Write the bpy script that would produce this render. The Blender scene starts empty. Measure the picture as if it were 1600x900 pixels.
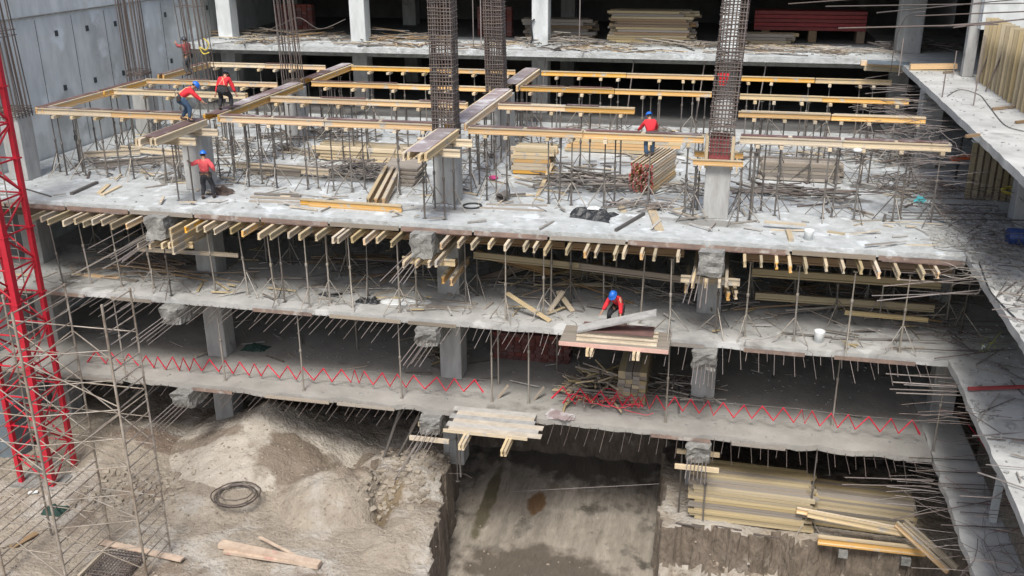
import bpy, bmesh, math, random
from mathutils import Vector, Matrix, noise
random.seed(7)
scene = bpy.context.scene
C = scene.collection

# ------------------------------------------------------------------ camera
FPX, YAW, PITCH, ROLL, CH = 1523.62, -0.220038, 0.362449, -0.00652, 9.7
fwd = Vector((math.sin(YAW)*math.cos(PITCH), math.cos(YAW)*math.cos(PITCH), -math.sin(PITCH)))
rt = Vector((math.cos(YAW), -math.sin(YAW), 0)); up = rt.cross(fwd)
R_ = rt*math.cos(ROLL)+up*math.sin(ROLL); U_ = up*math.cos(ROLL)-rt*math.sin(ROLL)
camd = bpy.data.cameras.new('camera'); cam = bpy.data.objects.new('camera', camd); C.objects.link(cam)
camd.sensor_width = 36; camd.lens = FPX/1600*36; camd.clip_end = 500; camd.clip_start = .1
M = Matrix((R_, U_, -fwd)).transposed().to_4x4(); M.translation = (0, 0, CH)
cam.matrix_world = M; scene.camera = cam

# ------------------------------------------------------------------ sky, sun, exposure
world = bpy.data.worlds.new('World'); scene.world = world; world.use_nodes = True
wn = world.node_tree; bg = wn.nodes['Background']
sky = wn.nodes.new('ShaderNodeTexSky'); sky.sky_type = 'NISHITA'; sky.sun_disc = False
SUN_EL, SUN_AZ = math.radians(56), math.radians(178)      # from behind the camera, a little to its left
sky.sun_elevation = SUN_EL; sky.sun_rotation = SUN_AZ; sky.air_density = 1.0; sky.dust_density = 4.0
wn.links.new(sky.outputs[0], bg.inputs[0]); bg.inputs[1].default_value = 0.092
sl = bpy.data.lights.new('sun', 'SUN'); sl.energy = 1.9; sl.angle = math.radians(17); sl.color = (1, .97, .92)
so = bpy.data.objects.new('sun', sl); C.objects.link(so)
sd = Vector((math.sin(SUN_AZ)*math.cos(SUN_EL), math.cos(SUN_AZ)*math.cos(SUN_EL), math.sin(SUN_EL)))
so.rotation_euler = sd.to_track_quat('Z', 'Y').to_euler(); so.location = (0, 0, 40)
scene.view_settings.view_transform = 'Standard'; scene.view_settings.look = 'None'
scene.view_settings.exposure = 0.93; scene.view_settings.gamma = 1

# ------------------------------------------------------------------ survey helpers: a sighted point taken to a known level or plane
def ray(x, y): return fwd + R_*((x-800)/FPX) + U_*((450-y)/FPX)
def lv(x, y, z):
    d = ray(x, y); t = (z-CH)/d.z; return Vector((0, 0, CH)) + d*t
def pl(x, y, Y):
    d = ray(x, y); return Vector((0, 0, CH)) + d*(Y/d.y)

# ------------------------------------------------------------------ materials
def mat(name, col, col2=None, scale=1.0, rough=.85, bump=.3, bscale=None, third=None, tscale=.3, tpos=.55,
        stretch=None, metal=0, vary=0, objco=False, spots=None, patches=()):
    m = bpy.data.materials.new(name); m.use_nodes = True; n = m.node_tree; nd = n.nodes; lk = n.links
    b = nd['Principled BSDF']; b.inputs['Roughness'].default_value = rough; b.inputs['Metallic'].default_value = metal
    tc = nd.new('ShaderNodeTexCoord'); geo = nd.new('ShaderNodeNewGeometry')
    mp = nd.new('ShaderNodeMapping'); lk.new((tc.outputs['Object'] if objco else geo.outputs['Position']), mp.inputs[0])
    if stretch: mp.inputs['Scale'].default_value = stretch
    nz = nd.new('ShaderNodeTexNoise'); nz.inputs['Scale'].default_value = scale; nz.inputs['Detail'].default_value = 8
    nz.inputs['Roughness'].default_value = .65; lk.new(mp.outputs[0], nz.inputs[0])
    rp = nd.new('ShaderNodeValToRGB'); lk.new(nz.outputs[0], rp.inputs[0])
    c2 = col2 or tuple(c*.7 for c in col)
    rp.color_ramp.elements[0].position = .32; rp.color_ramp.elements[0].color = (*c2, 1)
    rp.color_ramp.elements[1].position = .68; rp.color_ramp.elements[1].color = (*col, 1)
    out = rp.outputs[0]
    if third:
        n2 = nd.new('ShaderNodeTexNoise'); n2.inputs['Scale'].default_value = tscale; n2.inputs['Detail'].default_value = 7
        n2.inputs['Roughness'].default_value = .62
        lk.new(geo.outputs['Position'], n2.inputs[0])
        r2 = nd.new('ShaderNodeValToRGB'); r2.color_ramp.elements[0].position = tpos; r2.color_ramp.elements[1].position = tpos+.1
        lk.new(n2.outputs[0], r2.inputs[0])
        mx = nd.new('ShaderNodeMix'); mx.data_type = 'RGBA'; lk.new(r2.outputs[0], mx.inputs[0]); lk.new(out, mx.inputs[6])
        mx.inputs[7].default_value = (*third, 1); out = mx.outputs[2]
    if spots:
        n3 = nd.new('ShaderNodeTexNoise'); n3.inputs['Scale'].default_value = spots[1]; n3.inputs['Detail'].default_value = 5
        lk.new(geo.outputs['Position'], n3.inputs[0])
        r3 = nd.new('ShaderNodeValToRGB'); r3.color_ramp.elements[0].position = spots[2]; r3.color_ramp.elements[1].position = spots[2]+.06
        lk.new(n3.outputs[0], r3.inputs[0])
        mx = nd.new('ShaderNodeMix'); mx.data_type = 'RGBA'; lk.new(r3.outputs[0], mx.inputs[0]); lk.new(out, mx.inputs[6])
        mx.inputs[7].default_value = (*spots[0], 1); out = mx.outputs[2]
    for (cx, cy, rx, ry, pc) in patches:                      # stains and painted shade: an uneven blot about (cx, cy)
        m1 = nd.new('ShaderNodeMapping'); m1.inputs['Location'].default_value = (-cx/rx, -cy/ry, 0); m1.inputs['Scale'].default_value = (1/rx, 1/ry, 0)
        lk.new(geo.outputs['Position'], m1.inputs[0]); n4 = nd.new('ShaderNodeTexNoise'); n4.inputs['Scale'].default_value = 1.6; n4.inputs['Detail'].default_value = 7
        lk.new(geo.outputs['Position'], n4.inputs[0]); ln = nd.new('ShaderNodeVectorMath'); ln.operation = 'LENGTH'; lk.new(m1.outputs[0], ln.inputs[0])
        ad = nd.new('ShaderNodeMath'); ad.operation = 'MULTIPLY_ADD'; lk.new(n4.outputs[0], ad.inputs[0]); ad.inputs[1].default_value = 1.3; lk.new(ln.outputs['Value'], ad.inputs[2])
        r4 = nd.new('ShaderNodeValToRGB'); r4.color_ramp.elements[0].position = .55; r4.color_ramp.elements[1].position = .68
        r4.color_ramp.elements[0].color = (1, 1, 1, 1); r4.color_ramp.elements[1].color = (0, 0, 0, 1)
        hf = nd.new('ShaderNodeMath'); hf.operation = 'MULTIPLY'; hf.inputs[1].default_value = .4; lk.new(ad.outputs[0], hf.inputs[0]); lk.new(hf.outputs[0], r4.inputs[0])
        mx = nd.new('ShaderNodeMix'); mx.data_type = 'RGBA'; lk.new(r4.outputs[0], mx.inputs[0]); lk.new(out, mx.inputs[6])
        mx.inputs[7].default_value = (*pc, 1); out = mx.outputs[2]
    if vary:
        oi = nd.new('ShaderNodeObjectInfo'); mr = nd.new('ShaderNodeMapRange'); lk.new(oi.outputs['Random'], mr.inputs[0])
        mr.inputs[3].default_value = 1-vary; mr.inputs[4].default_value = 1+vary*.6
        hs = nd.new('ShaderNodeHueSaturation'); lk.new(mr.outputs[0], hs.inputs['Value']); lk.new(out, hs.inputs['Color'])
        mr2 = nd.new('ShaderNodeMapRange'); ml = nd.new('ShaderNodeMath'); ml.operation = 'FRACT'
        m7 = nd.new('ShaderNodeMath'); m7.operation = 'MULTIPLY'; m7.inputs[1].default_value = 7.31
        lk.new(oi.outputs['Random'], m7.inputs[0]); lk.new(m7.outputs[0], ml.inputs[0]); lk.new(ml.outputs[0], mr2.inputs[0])
        mr2.inputs[3].default_value = 1-vary*1.2; mr2.inputs[4].default_value = 1.1; lk.new(mr2.outputs[0], hs.inputs['Saturation'])
        out = hs.outputs[0]
    lk.new(out, b.inputs['Base Color'])
    if bump:
        nb = nd.new('ShaderNodeTexNoise'); nb.inputs['Scale'].default_value = bscale or scale*6; nb.inputs['Detail'].default_value = 6
        lk.new(mp.outputs[0], nb.inputs[0])
        bp = nd.new('ShaderNodeBump'); bp.inputs['Strength'].default_value = bump; bp.inputs['Distance'].default_value = .05
        lk.new(nb.outputs[0], bp.inputs['Height']); lk.new(bp.outputs[0], b.inputs['Normal'])
    return m
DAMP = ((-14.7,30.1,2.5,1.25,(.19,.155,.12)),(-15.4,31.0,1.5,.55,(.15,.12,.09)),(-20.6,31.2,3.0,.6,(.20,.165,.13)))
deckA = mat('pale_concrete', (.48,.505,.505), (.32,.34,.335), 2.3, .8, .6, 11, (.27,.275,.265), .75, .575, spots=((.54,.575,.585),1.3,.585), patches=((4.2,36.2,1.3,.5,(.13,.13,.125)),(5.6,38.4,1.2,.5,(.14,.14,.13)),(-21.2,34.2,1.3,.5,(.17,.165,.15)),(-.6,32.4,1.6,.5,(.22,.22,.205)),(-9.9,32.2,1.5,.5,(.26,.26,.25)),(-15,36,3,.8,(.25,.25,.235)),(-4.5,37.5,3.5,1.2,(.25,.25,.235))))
deckB = mat('grey_concrete', (.43,.435,.42), (.29,.29,.28), 1.1, .85, .35, 9, (.18,.172,.155), .5, .60, spots=((.50,.51,.50),.9,.60))
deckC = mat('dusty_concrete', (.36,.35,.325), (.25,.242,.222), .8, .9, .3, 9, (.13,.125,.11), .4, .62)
shadec = mat('interior_shade_concrete', (.15,.15,.145), (.09,.09,.088), .8, .9, .2)  # dark tone paints interior shade onto the rear slabs and back walls
conc = mat('column_concrete', (.41,.415,.405), (.26,.26,.25), 2.2, .8, .3, 8, (.20,.195,.18), 1.3, .60, stretch=(1.6,1.6,.35))
conc_dirty = mat('rough_stub_concrete', (.30,.30,.285), (.14,.14,.13), 5, .9, .9, 14)
wallm = mat('retaining_concrete', (.66,.69,.69), (.42,.45,.45), 1.1, .75, .25, 5, (.38,.40,.395), .28, .55, spots=((.68,.72,.735),.45,.57), stretch=(1,1,.3))
stripm = mat('side_slab_concrete', (.50,.505,.485), (.31,.315,.30), .8, .85, .4, 8, (.27,.27,.255), .7, .6)
soil = mat('dry_soil', (.32,.28,.225), (.22,.188,.148), 1.0, .97, .9, 7, (.36,.335,.295), .35, .5, spots=((.19,.155,.12),.36,.60), patches=DAMP+((-14,41,17,6.2,(.10,.085,.07)),(2,38,8,4.2,(.10,.085,.07)),(-22.2,31.5,2.0,.8,(.17,.13,.10)),(-11.2,29.2,.45,1.5,(.17,.13,.08)),(-20.5,28,1.2,.5,(.2,.16,.12))))  # the two widest patches paint the building's shade on the soil beneath it
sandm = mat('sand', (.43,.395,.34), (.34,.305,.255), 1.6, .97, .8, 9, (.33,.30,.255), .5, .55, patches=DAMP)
mud = mat('pit_mortar', (.34,.305,.255), (.20,.178,.145), 1.4, .8, 1.0, 4, (.09,.08,.065), .6, .56, stretch=(1.8,.35,1), spots=((.16,.135,.105),.33,.62), patches=((-5.6,29.6,3.4,1.7,(.105,.088,.068)),(-2.2,29.0,1.0,.6,(.14,.12,.095)),(-6.6,33.9,.38,.8,(.15,.09,.045)),(-8.6,33.5,.3,2.6,(.11,.095,.06)),(-5,37,5,1.6,(.09,.08,.065))))  # the last patch darkens the back of the pit
cutm = mat('cut_earth', (.19,.155,.12), (.10,.08,.06), 2.5, .95, 1.0, 6, (.26,.23,.19), .9, .60, stretch=(1.5,1.5,.6))
timber_y = mat('yellow_timber', (.76,.43,.10), (.54,.30,.075), 3, .65, .15, 12, stretch=(.4,3,3), vary=.3, objco=True, spots=((.46,.42,.34), 2.6, .585))
timber_l = mat('light_timber', (.66,.53,.33), (.42,.34,.22), 3, .75, .2, 12, stretch=(.4,3,3), vary=.28, objco=True, spots=((.40,.37,.32), 2.3, .59))
timber_b = mat('brown_timber', (.30,.20,.10), (.19,.125,.07), 3, .8, .2, 12, stretch=(.4,3,3), vary=.3, objco=True)
timber_g = mat('weathered_timber', (.36,.31,.25), (.22,.19,.15), 4, .85, .3, 12, stretch=(.4,3,3), vary=.35, objco=True)
timber_t = mat('tan_timber', (.46,.37,.21), (.32,.26,.15), 3, .8, .25, 10, stretch=(.4,3,3), vary=.22, objco=True)
redend = mat('red_end_paint', (.36,.06,.06), (.22,.04,.04), 6, .7, .2, 10, vary=.3, objco=True)
plyb = mat('film_faced_plywood', (.19,.10,.085), (.11,.065,.06), 2, .55, .1, 10, (.30,.255,.245), 1.2, .55, vary=.25)
plyl = mat('dusty_plywood', (.36,.31,.31), (.22,.17,.165), 2, .6, .1, 10, (.48,.47,.465), 1.1, .52, vary=.2)
formb = mat('edge_form_board', (.27,.19,.15), (.15,.115,.10), 2.2, .8, .3, 9, (.38,.36,.33), 1.6, .55)
steel = mat('prop_steel', (.21,.19,.17), (.11,.095,.08), 5, .6, .15, 20, metal=.25, vary=.4, objco=True)
steel_l = mat('galvanised_steel', (.42,.39,.34), (.26,.23,.19), 4, .5, .15, 20, metal=.3, vary=.25, objco=True)
steel_s = mat('scaffold_steel', (.42,.375,.315), (.20,.155,.115), 2.2, .6, .15, 20, metal=.25, vary=.2)
rebar = mat('rusty_rebar', (.19,.15,.13), (.10,.078,.068), 6, .8, .1, 20, metal=.2, vary=.35, objco=True)
rebar_l = mat('dusty_rebar', (.30,.26,.24), (.17,.14,.125), 5, .8, .1, 20, metal=.1, vary=.35, objco=True)
redp = mat('red_mast_paint', (.50,.010,.03), (.36,.012,.024), 3, .62, .1, 20, (.26,.04,.03), 3.2, .60)
redt = mat('red_tape', (.68,.025,.06), (.5,.02,.045), 8, .6, 0)
blackp = mat('black_sheet', (.03,.034,.036), (.015,.016,.018), 4, .45, .5, 12)
whitep = mat('white_plastic', (.72,.75,.76), (.58,.6,.6), 4, .5, .1)
cyanp = mat('cyan_plastic', (.12,.62,.66), (.08,.45,.5), 4, .5, .2)
orange = mat('orange_plastic', (.72,.16,.06), (.5,.1,.04), 4, .6, .2)
bluep = mat('blue_helmet', (.02,.16,.62), (.02,.12,.5), 6, .35, 0)
redv = mat('red_shirt', (.80,.035,.05), (.45,.02,.03), 9, .9, .3, 20)
redv2 = mat('coral_shirt', (.78,.14,.14), (.6,.07,.09), 9, .9, .3, 20)
redv3 = mat('dull_red_shirt', (.34,.08,.08), (.2,.05,.05), 9, .9, .3, 20)
jeans = mat('blue_jeans', (.045,.09,.16), (.025,.05,.09), 9, .9, .3, 20)
darkc = mat('dark_trousers', (.035,.037,.042), (.02,.02,.024), 9, .9, .3, 20)
skin = mat('skin', (.42,.24,.16), (.36,.2,.13), 5, .6, 0)
strapm = mat('harness_webbing', (.75,.42,.25), (.6,.3,.16), 9, .8, 0)
boot = mat('boot_leather', (.045,.035,.03), None, 9, .7, 0)
darkhat = mat('dark_helmet', (.05,.06,.09), None, 9, .4, 0)
hairm = mat('dark_hair', (.015,.012,.01), None, 9, .8, 0)
pinkm = mat('magenta_plastic', (.55,.04,.20), None, 8, .5, 0)
greenm = mat('dark_green_net', (.02,.06,.045), (.012,.03,.025), 6, .8, .5, 20)
brickm = mat('red_hollow_brick', (.20,.065,.05), (.12,.04,.035), 7, .9, .3, vary=.3, objco=True)
yellowp = mat('yellow_rope', (.62,.5,.08), (.45,.36,.06), 8, .7, .2)
leafm = mat('yellow_green_leaf', (.42,.45,.10), (.3,.36,.08), 8, .7, 0)
darkrec = mat('dark_recess', (.05,.06,.065), None, 8, .9, 0)
rubm = mat('rubble', (.40,.405,.39), (.27,.27,.255), 3, .95, .5, 10, vary=.3)
bluegrey = mat('blue_grey_panel', (.15,.19,.22), (.10,.12,.14), 2, .6, .1)

for m_ in (soil, sandm, mud, cutm):
    for n_ in m_.node_tree.nodes:
        if n_.type == 'BUMP': n_.inputs['Distance'].default_value = .13
# ------------------------------------------------------------------ mesh and object helpers
_cache = {}
def unit_mesh(kind, m):
    k = (kind, m.name)
    if k in _cache: return _cache[k]
    bm = bmesh.new()
    if kind == 'box': bmesh.ops.create_cube(bm, size=1)
    elif kind.startswith('cyl'):
        bmesh.ops.create_cone(bm, cap_ends=True, segments=int(kind[3:]), radius1=1, radius2=1, depth=1, matrix=Matrix.Rotation(math.pi/2, 4, 'Y'))
    elif kind == 'ibeam':
        w, h, t = .055, .13, .05
        pr = [(-w,-h),(w,-h),(w,-h+t),(.018,-h+t+.01),(.018,h-t-.01),(w,h-t),(w,h),(-w,h),(-w,h-t),(-.018,h-t-.01),(-.018,-h+t+.01),(-w,-h+t)]
        a = [bm.verts.new((-.5,y,z)) for y, z in pr]; b = [bm.verts.new((.5,y,z)) for y, z in pr]
        n = len(pr)
        for i in range(n): bm.faces.new((a[i], a[(i+1)%n], b[(i+1)%n], b[i]))
        bm.faces.new(a[::-1]); bm.faces.new(b)
        bmesh.ops.triangulate(bm, faces=[f for f in bm.faces if len(f.verts) > 4])
    me = bpy.data.meshes.new(kind); bm.normal_update(); bmesh.ops.recalc_face_normals(bm, faces=bm.faces[:])
    if kind == 'ibeam' and m.name.startswith('yellow'):
        for f in bm.faces:
            if f.normal.z > .5 or (abs(f.normal.y) > .7 and f.calc_center_median().z > .07): f.material_index = 1
    bm.to_mesh(me); bm.free()
    if kind.startswith('cyl'): 
        for p in me.polygons: p.use_smooth = len(p.vertices) == 4
    me.materials.append(m)
    if kind == 'ibeam' and m.name.startswith('yellow'): me.materials.append(timber_l)
    _cache[k] = me; return me
_seen = {}
def tagit(o, label=None, cat=None, group=None, kind=None):
    if label:
        if len(label.split()) > 16: print('LONG', len(label.split()), label)
        if label in _seen: print('DUP', label)
        _seen[label] = 1
    if label: o['label'] = label
    if cat: o['category'] = cat
    if group: o['group'] = group
    if kind: o['kind'] = kind
    return o
def link(name, me, parent=None):
    o = bpy.data.objects.new(name, me); C.objects.link(o)
    if parent: o.parent = parent
    return o
def thing(name, loc, label, cat, group=None, rz=0):
    o = bpy.data.objects.new(name, None); C.objects.link(o); o.empty_display_size = .2
    o.location = loc; o.rotation_euler = (0, 0, rz)
    return tagit(o, label, cat, group)
def orient(p0, p1, roll=0, upv=Vector((0,0,1))):
    d = (p1-p0); L = d.length; x = d/L
    u = upv if abs(x.dot(upv)) < .97 else Vector((0,1,0))
    y = u.cross(x).normalized(); z = x.cross(y)
    m = Matrix((x, y, z)).transposed().to_4x4()
    if roll: m = m @ Matrix.Rotation(roll, 4, 'X')
    return m, L
def stick(name, kind, p0, p1, sy, sz, m, parent=None, roll=0, upv=Vector((0,0,1))):
    """one straight member from p0 to p1 (parent-local when it has a parent)"""
    p0 = Vector(p0); p1 = Vector(p1)
    r, L = orient(p0, p1, roll, upv)
    o = link(name, unit_mesh(kind, m), parent)
    s = Matrix.Diagonal((L, sy, sz, 1)); r.translation = (p0+p1)/2
    o.matrix_local = r @ s
    return o
def ib(p0, p1, m, label=None, cat='beam', group=None, parent=None, name='timber_beam', s=1.0, roll=0):
    o = stick(name, 'ibeam', p0, p1, s, s, m, parent, roll)
    return tagit(o, label, cat if label else None, group)
def bd(p0, p1, w, h, m, label=None, cat='plank', group=None, parent=None, name='plank', roll=0):
    o = stick(name, 'box', p0, p1, w, h, m, parent, roll)
    return tagit(o, label, cat if label else None, group)
def rod(p0, p1, r, m, label=None, cat='bar', group=None, parent=None, name='steel_bar', seg=6):
    o = stick(name, 'cyl%d' % seg, p0, p1, r, r, m, parent)
    return tagit(o, label, cat if label else None, group)
class MB:
    def __init__(s): s.v = []; s.f = []; s.mi = []
    def box(s, c, d, rot=None, mi=0):
        c = Vector(c); k = len(s.v)
        for i in range(8):
            q = Vector(((i&1)-.5, ((i>>1)&1)-.5, (i>>2)-.5)); q = Vector((q.x*d[0], q.y*d[1], q.z*d[2]))
            if rot: q = rot @ q
            s.v.append(c+q)
        for f in ((0,2,3,1),(4,5,7,6),(0,1,5,4),(2,6,7,3),(0,4,6,2),(1,3,7,5)): s.f.append([k+i for i in f]); s.mi.append(mi)
    def tube(s, pts, r, n=6, closed=False, mi=0):
        pts = [Vector(p) for p in pts]; k = len(s.v); N = len(pts); prev = None
        for i, p in enumerate(pts):
            a = pts[i-1] if (i or closed) else p; b = pts[(i+1) % N] if (i < N-1 or closed) else p
            t = (b-a).normalized(); u = prev if prev is not None else (Vector((0,0,1)) if abs(t.z) < .9 else Vector((0,1,0)))
            y = (u - t*u.dot(t)).normalized(); prev = y; z = t.cross(y)
            rr = r[i] if isinstance(r, (list, tuple)) else r
            for j in range(n):
                a_ = 2*math.pi*j/n; s.v.append(p + (y*math.cos(a_)+z*math.sin(a_))*rr)
        for i in range(N if closed else N-1):
            for j in range(n):
                i2 = (i+1) % N
                s.f.append([k+i*n+j, k+i*n+(j+1)%n, k+i2*n+(j+1)%n, k+i2*n+j]); s.mi.append(mi)
        if not closed:
            s.f.append([k+j for j in range(n)][::-1]); s.f.append([k+(N-1)*n+j for j in range(n)]); s.mi += [mi, mi]
    def build(s, name, m, parent=None, smooth=False):
        me = bpy.data.meshes.new(name); me.from_pydata([tuple(v) for v in s.v], [], s.f)
        for mm in (m if isinstance(m, list) else [m]): me.materials.append(mm)
        for i, p in enumerate(me.polygons): p.material_index = s.mi[i]; p.use_smooth = smooth
        me.update(); return link(name, me, parent)
ORD = ['first','second','third','fourth','fifth','sixth','seventh','eighth','ninth','tenth','eleventh','twelfth','thirteenth','fourteenth','fifteenth',
       'sixteenth','seventeenth','eighteenth','nineteenth','twentieth']
def ordn(i):
    if i < 20: return ORD[i]
    t = ['twenty','thirty','forty','fifty','sixty'][i//10-1] if False else None
    n = i+1; tens = {2:'twenty',3:'thirty',4:'forty',5:'fifty',6:'sixty'}[n//10]
    return tens.replace('ty','tieth') if n % 10 == 0 else tens+'-'+ORD[n%10-1]
def fn(x, y, s=1.0, o=0): return noise.noise(Vector((x*s+o, y*s-o, o*1.7)))
def fr(x, y, s=1.0, o=0, oct=4):
    return noise.fractal(Vector((x*s+o, y*s, o)), 1.0, 2.0, oct)

# ================================================================== GROUND
LB, LC, LG, LP = -3.52, -7.04, -10.56, -13.0
def pit_left(y): return -9.65 + (31.5-y)*.19 + .22*fn(y, 0, .9, 3) + .1*fn(y, 0, 3.1, 9)
def pit_right(y): return -1.45 + .25*fn(y, 5, .8, 8) + .08*fn(y, 5, 3, 2)
def ground_z(x, y):
    z = LG + .10*fr(x, y, .6) + .05*fr(x, y, 3, 4) + .028*fr(x, y, 7.5, 2, 3)
    # left work area: low spoil mounds beside the pit
    def mound(cx, cy, rx, ry, h, p=2.0):
        d = ((x-cx)/rx)**2 + ((y-cy)/ry)**2
        return h*max(0, 1-d)**p*(1+.18*fn(x, y, 1.6, 7)) if d < 1 else 0
    z += mound(-13.3, 29.0, 2.0, 1.9, 1.0, .9) + mound(-11.0, 31.2, 2.4, 2.0, .6, .8) + mound(-10.0, 27.8, 1.5, 2.2, .4, .8)
    z += mound(-15.2, 30.2, 2.4, 1.6, .16, .9) + mound(-17.6, 28.9, 2.6, 2.2, .42, .9) + mound(-23.5, 31.0, 2.5, 3, .5)
    g = abs((x+11.55) - .45*(y-29.0)*-1 - .25*fn(y, 1, 1.4, 3))            # the washed-out gully between mounds
    if 26.8 < y < 31.5 and g < .42: z -= (.42-g)*1.1*min(1, (y-26.8)*.8)
    if pit_left(y) < x < -1.0 and y < 37.2: 
        zz = LP + .05*fr(x, y, .8, 2) + max(0, (y-33.5))*.16
        zz += .10*max(0, math.sin((x*.9+y*.35)*5.2))*(.4 if y < 35 else 1)*max(0, min(1, (y-28)/4))
        if x < pit_right(y) : return zz
    if x >= -1.7 and y < 30.1 + .5*fn(x, 3, .7, 1) + .3*fn(x, 1, 2.4, 4) and x >= pit_right(y):
        d = 30.1 - y + .35*abs(fn(x, 7, 1.5, 6)) + .5*fn(x, 3, .7, 1)
        s = LG - 1.45 - .25*d + .38*fr(x, y, .9, 6) + .12*fr(x, y, 3, 1)
        s2 = LG - max(0, d+.25*fn(x, 2, 2.1, 5))*5.5 + .10*fr(x, y, 1.4, 12)
        return max(s, s2, LP+.2)
    return z
def spread(a, b, st, lo, hi, far):
    xs = [a+i*st for i in range(int((b-a)/st)+1)]
    s = st; x = a; left = []
    while x > lo: s *= 1.35; x -= s; left.append(max(x, far[0]))
    s = st; x = xs[-1]; right = []
    while x < hi: s *= 1.35; x += s; right.append(min(x, far[1]))
    return left[::-1]+xs+right
gx = spread(-29, 9, .115, -200, 200, (-260, 260)); gy = spread(22.3, 38, .115, -150, 250, (-200, 300))
vs = []; 
for y in gy:
    for x in gx: 
        z = ground_z(x, y)
        if y < 20: z = LG - .0
        vs.append((x, y, z))
nx = len(gx); fs = []; mi = []
for j in range(len(gy)-1):
    for i in range(nx-1):
        a = j*nx+i; q = (a, a+1, a+1+nx, a+nx); fs.append(q)
        zs = [vs[k][2] for k in q]; cx = vs[a][0]; cy = vs[a][1]
        if max(zs)-min(zs) > .35: mi.append(2)
        elif sum(zs)/4 < LP+.9 and pit_left(cy)-.3 < cx < -1.0: mi.append(1)
        elif cx > -1.6 and cy < 31: mi.append(0 if (sum(zs)/4 > LG-.22 or sum(zs)/4 < LG-1.45) else 2)
        else: mi.append(0)
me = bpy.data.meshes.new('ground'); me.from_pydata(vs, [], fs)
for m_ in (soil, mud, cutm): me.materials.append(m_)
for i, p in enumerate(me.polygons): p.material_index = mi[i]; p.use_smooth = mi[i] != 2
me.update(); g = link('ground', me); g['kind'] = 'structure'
# sand pile: a cone of sand spilled from under the first slab
def heap(name, cx, cy, rx, ry, h, m, label, z0=LG, p=1.0, n=70, seed=0, rough=.06):
    v = []; f = []
    for j in range(n+1):
        for i in range(n+1):
            u = i/n*2-1; w = j/n*2-1; d = math.hypot(u, w)
            q = max(0, 1-d)
            x = cx+u*rx; y = cy+w*ry
            zz = h*(q**p) * (1+.12*fn(x, y, .55, seed)) + rough*fr(x, y, 2.2, seed)*min(1, q*4) + ground_z(x, y) - z0 - .03
            v.append((x-cx, y-cy, zz - (.2 if q <= 0 else 0)))
    for j in range(n):
        for i in range(n): a = j*(n+1)+i; f.append((a, a+1, a+n+2, a+n+1))
    me = bpy.data.meshes.new(name); me.from_pydata(v, [], f); me.materials.append(m)
    for pp in me.polygons: pp.use_smooth = True
    o = link(name, me); o.location = (cx, cy, z0); return tagit(o, label, 'sand pile' if 'sand' in name else 'heap', None, 'stuff')
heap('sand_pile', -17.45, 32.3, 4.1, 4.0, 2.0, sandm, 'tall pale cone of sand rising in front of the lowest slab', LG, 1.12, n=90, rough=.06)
from mathutils.bvhtree import BVHTree
_bv = []
for o in C.objects:
    if o.type == 'MESH':
        _bv.append(BVHTree.FromPolygons([v.co+o.location for v in o.data.vertices], [tuple(p.vertices) for p in o.data.polygons]))
def gz(px, py):
    """the point of the ground or a sand heap seen in that direction"""
    d = ray(px, py).normalized(); best = None
    for b in _bv:
        h = b.ray_cast(Vector((0, 0, CH)), d)
        if h[0] is not None and (best is None or h[3] < best[1]): best = (h[0], h[3])
    return best[0].copy()
def gdown(x, y):
    return max([h[0].z for h in (b.ray_cast(Vector((x, y, -7.2)), Vector((0, 0, -1))) for b in _bv) if h[0] is not None] or [LG])
# ================================================================== THE CONCRETE FRAME
bld = thing('concrete_building', (0, 33, LG), 'unfinished concrete frame building with open floor decks and square columns', 'building')
def B(o): 
    o.matrix_parent_inverse = Matrix.Translation((0, -33, -LG)); return o
def part(mb, name, m, smooth=False): return B(mb.build(name, m, bld, smooth))
def slab(x0, x1, y0, y1, z, t, m, name='floor_slab', jag=.06, jl=0, n=160):
    """slab with a ragged cast front edge (and left edge when jl)"""
    mb = MB(); P = []
    for i in range(n+1):
        x = x0+(x1-x0)*i/n; P.append((x, y0 + jag*fr(x, z, 1.1, 3)*1.2, z + .012*fn(x, 1, 2)))
    if jl:
        L = []
        for i in range(1, n): 
            y = y0+(y1-y0)*i/n; L.append((x0 + jl*fr(y, z, 1.3, 9), y, z))
        top = P + [(x1, y1, z)] + [(x0, y1, z)] + L[::-1]
    else: top = P + [(x1, y1, z), (x0, y1, z)]
    k = len(top)
    mb.v = [Vector(p) for p in top] + [Vector((p[0], p[1], z-t)) for p in top]
    mb.f = [list(range(k)), list(range(2*k-1, k-1, -1))] + [[i, k+i, k+(i+1)%k, (i+1)%k] for i in range(k)]
    mb.mi = [0]*len(mb.f)
    o = part(mb, name, m)
    bm = bmesh.new(); bm.from_mesh(o.data); bmesh.ops.triangulate(bm, faces=[f for f in bm.faces if len(f.verts) > 4]); 
    bmesh.ops.recalc_face_normals(bm, faces=bm.faces[:]); bm.to_mesh(o.data); bm.free()
    return o
YB = 64
slab(-28.9, 7.38, 30.4, 48.5, 0, .20, deckA)
slab(-28.9, 7.38, 48.51, YB, 0, .20, shadec, jag=0)
slab(-28.9, 7.38, 30.4, 41.5, LB, .20, deckB); slab(-28.9, 7.38, 41.51, YB, LB, .20, shadec, jag=0)
slab(-28.9, 7.38, 30.4, 41.5, LC, .20, deckC, jag=.16); slab(-28.9, 7.38, 41.51, YB, LC, .20, shadec, jag=0)
slab(-28.9, 7.38, 48.4, 54, -LB, .26, deckA, jag=.03); slab(-28.9, 7.38, 54.01, YB, -LB, .26, shadec, jag=0)
slab(-28.9, 7.38, 50.3, YB, -2*LB, .3, conc, jag=0)
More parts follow.
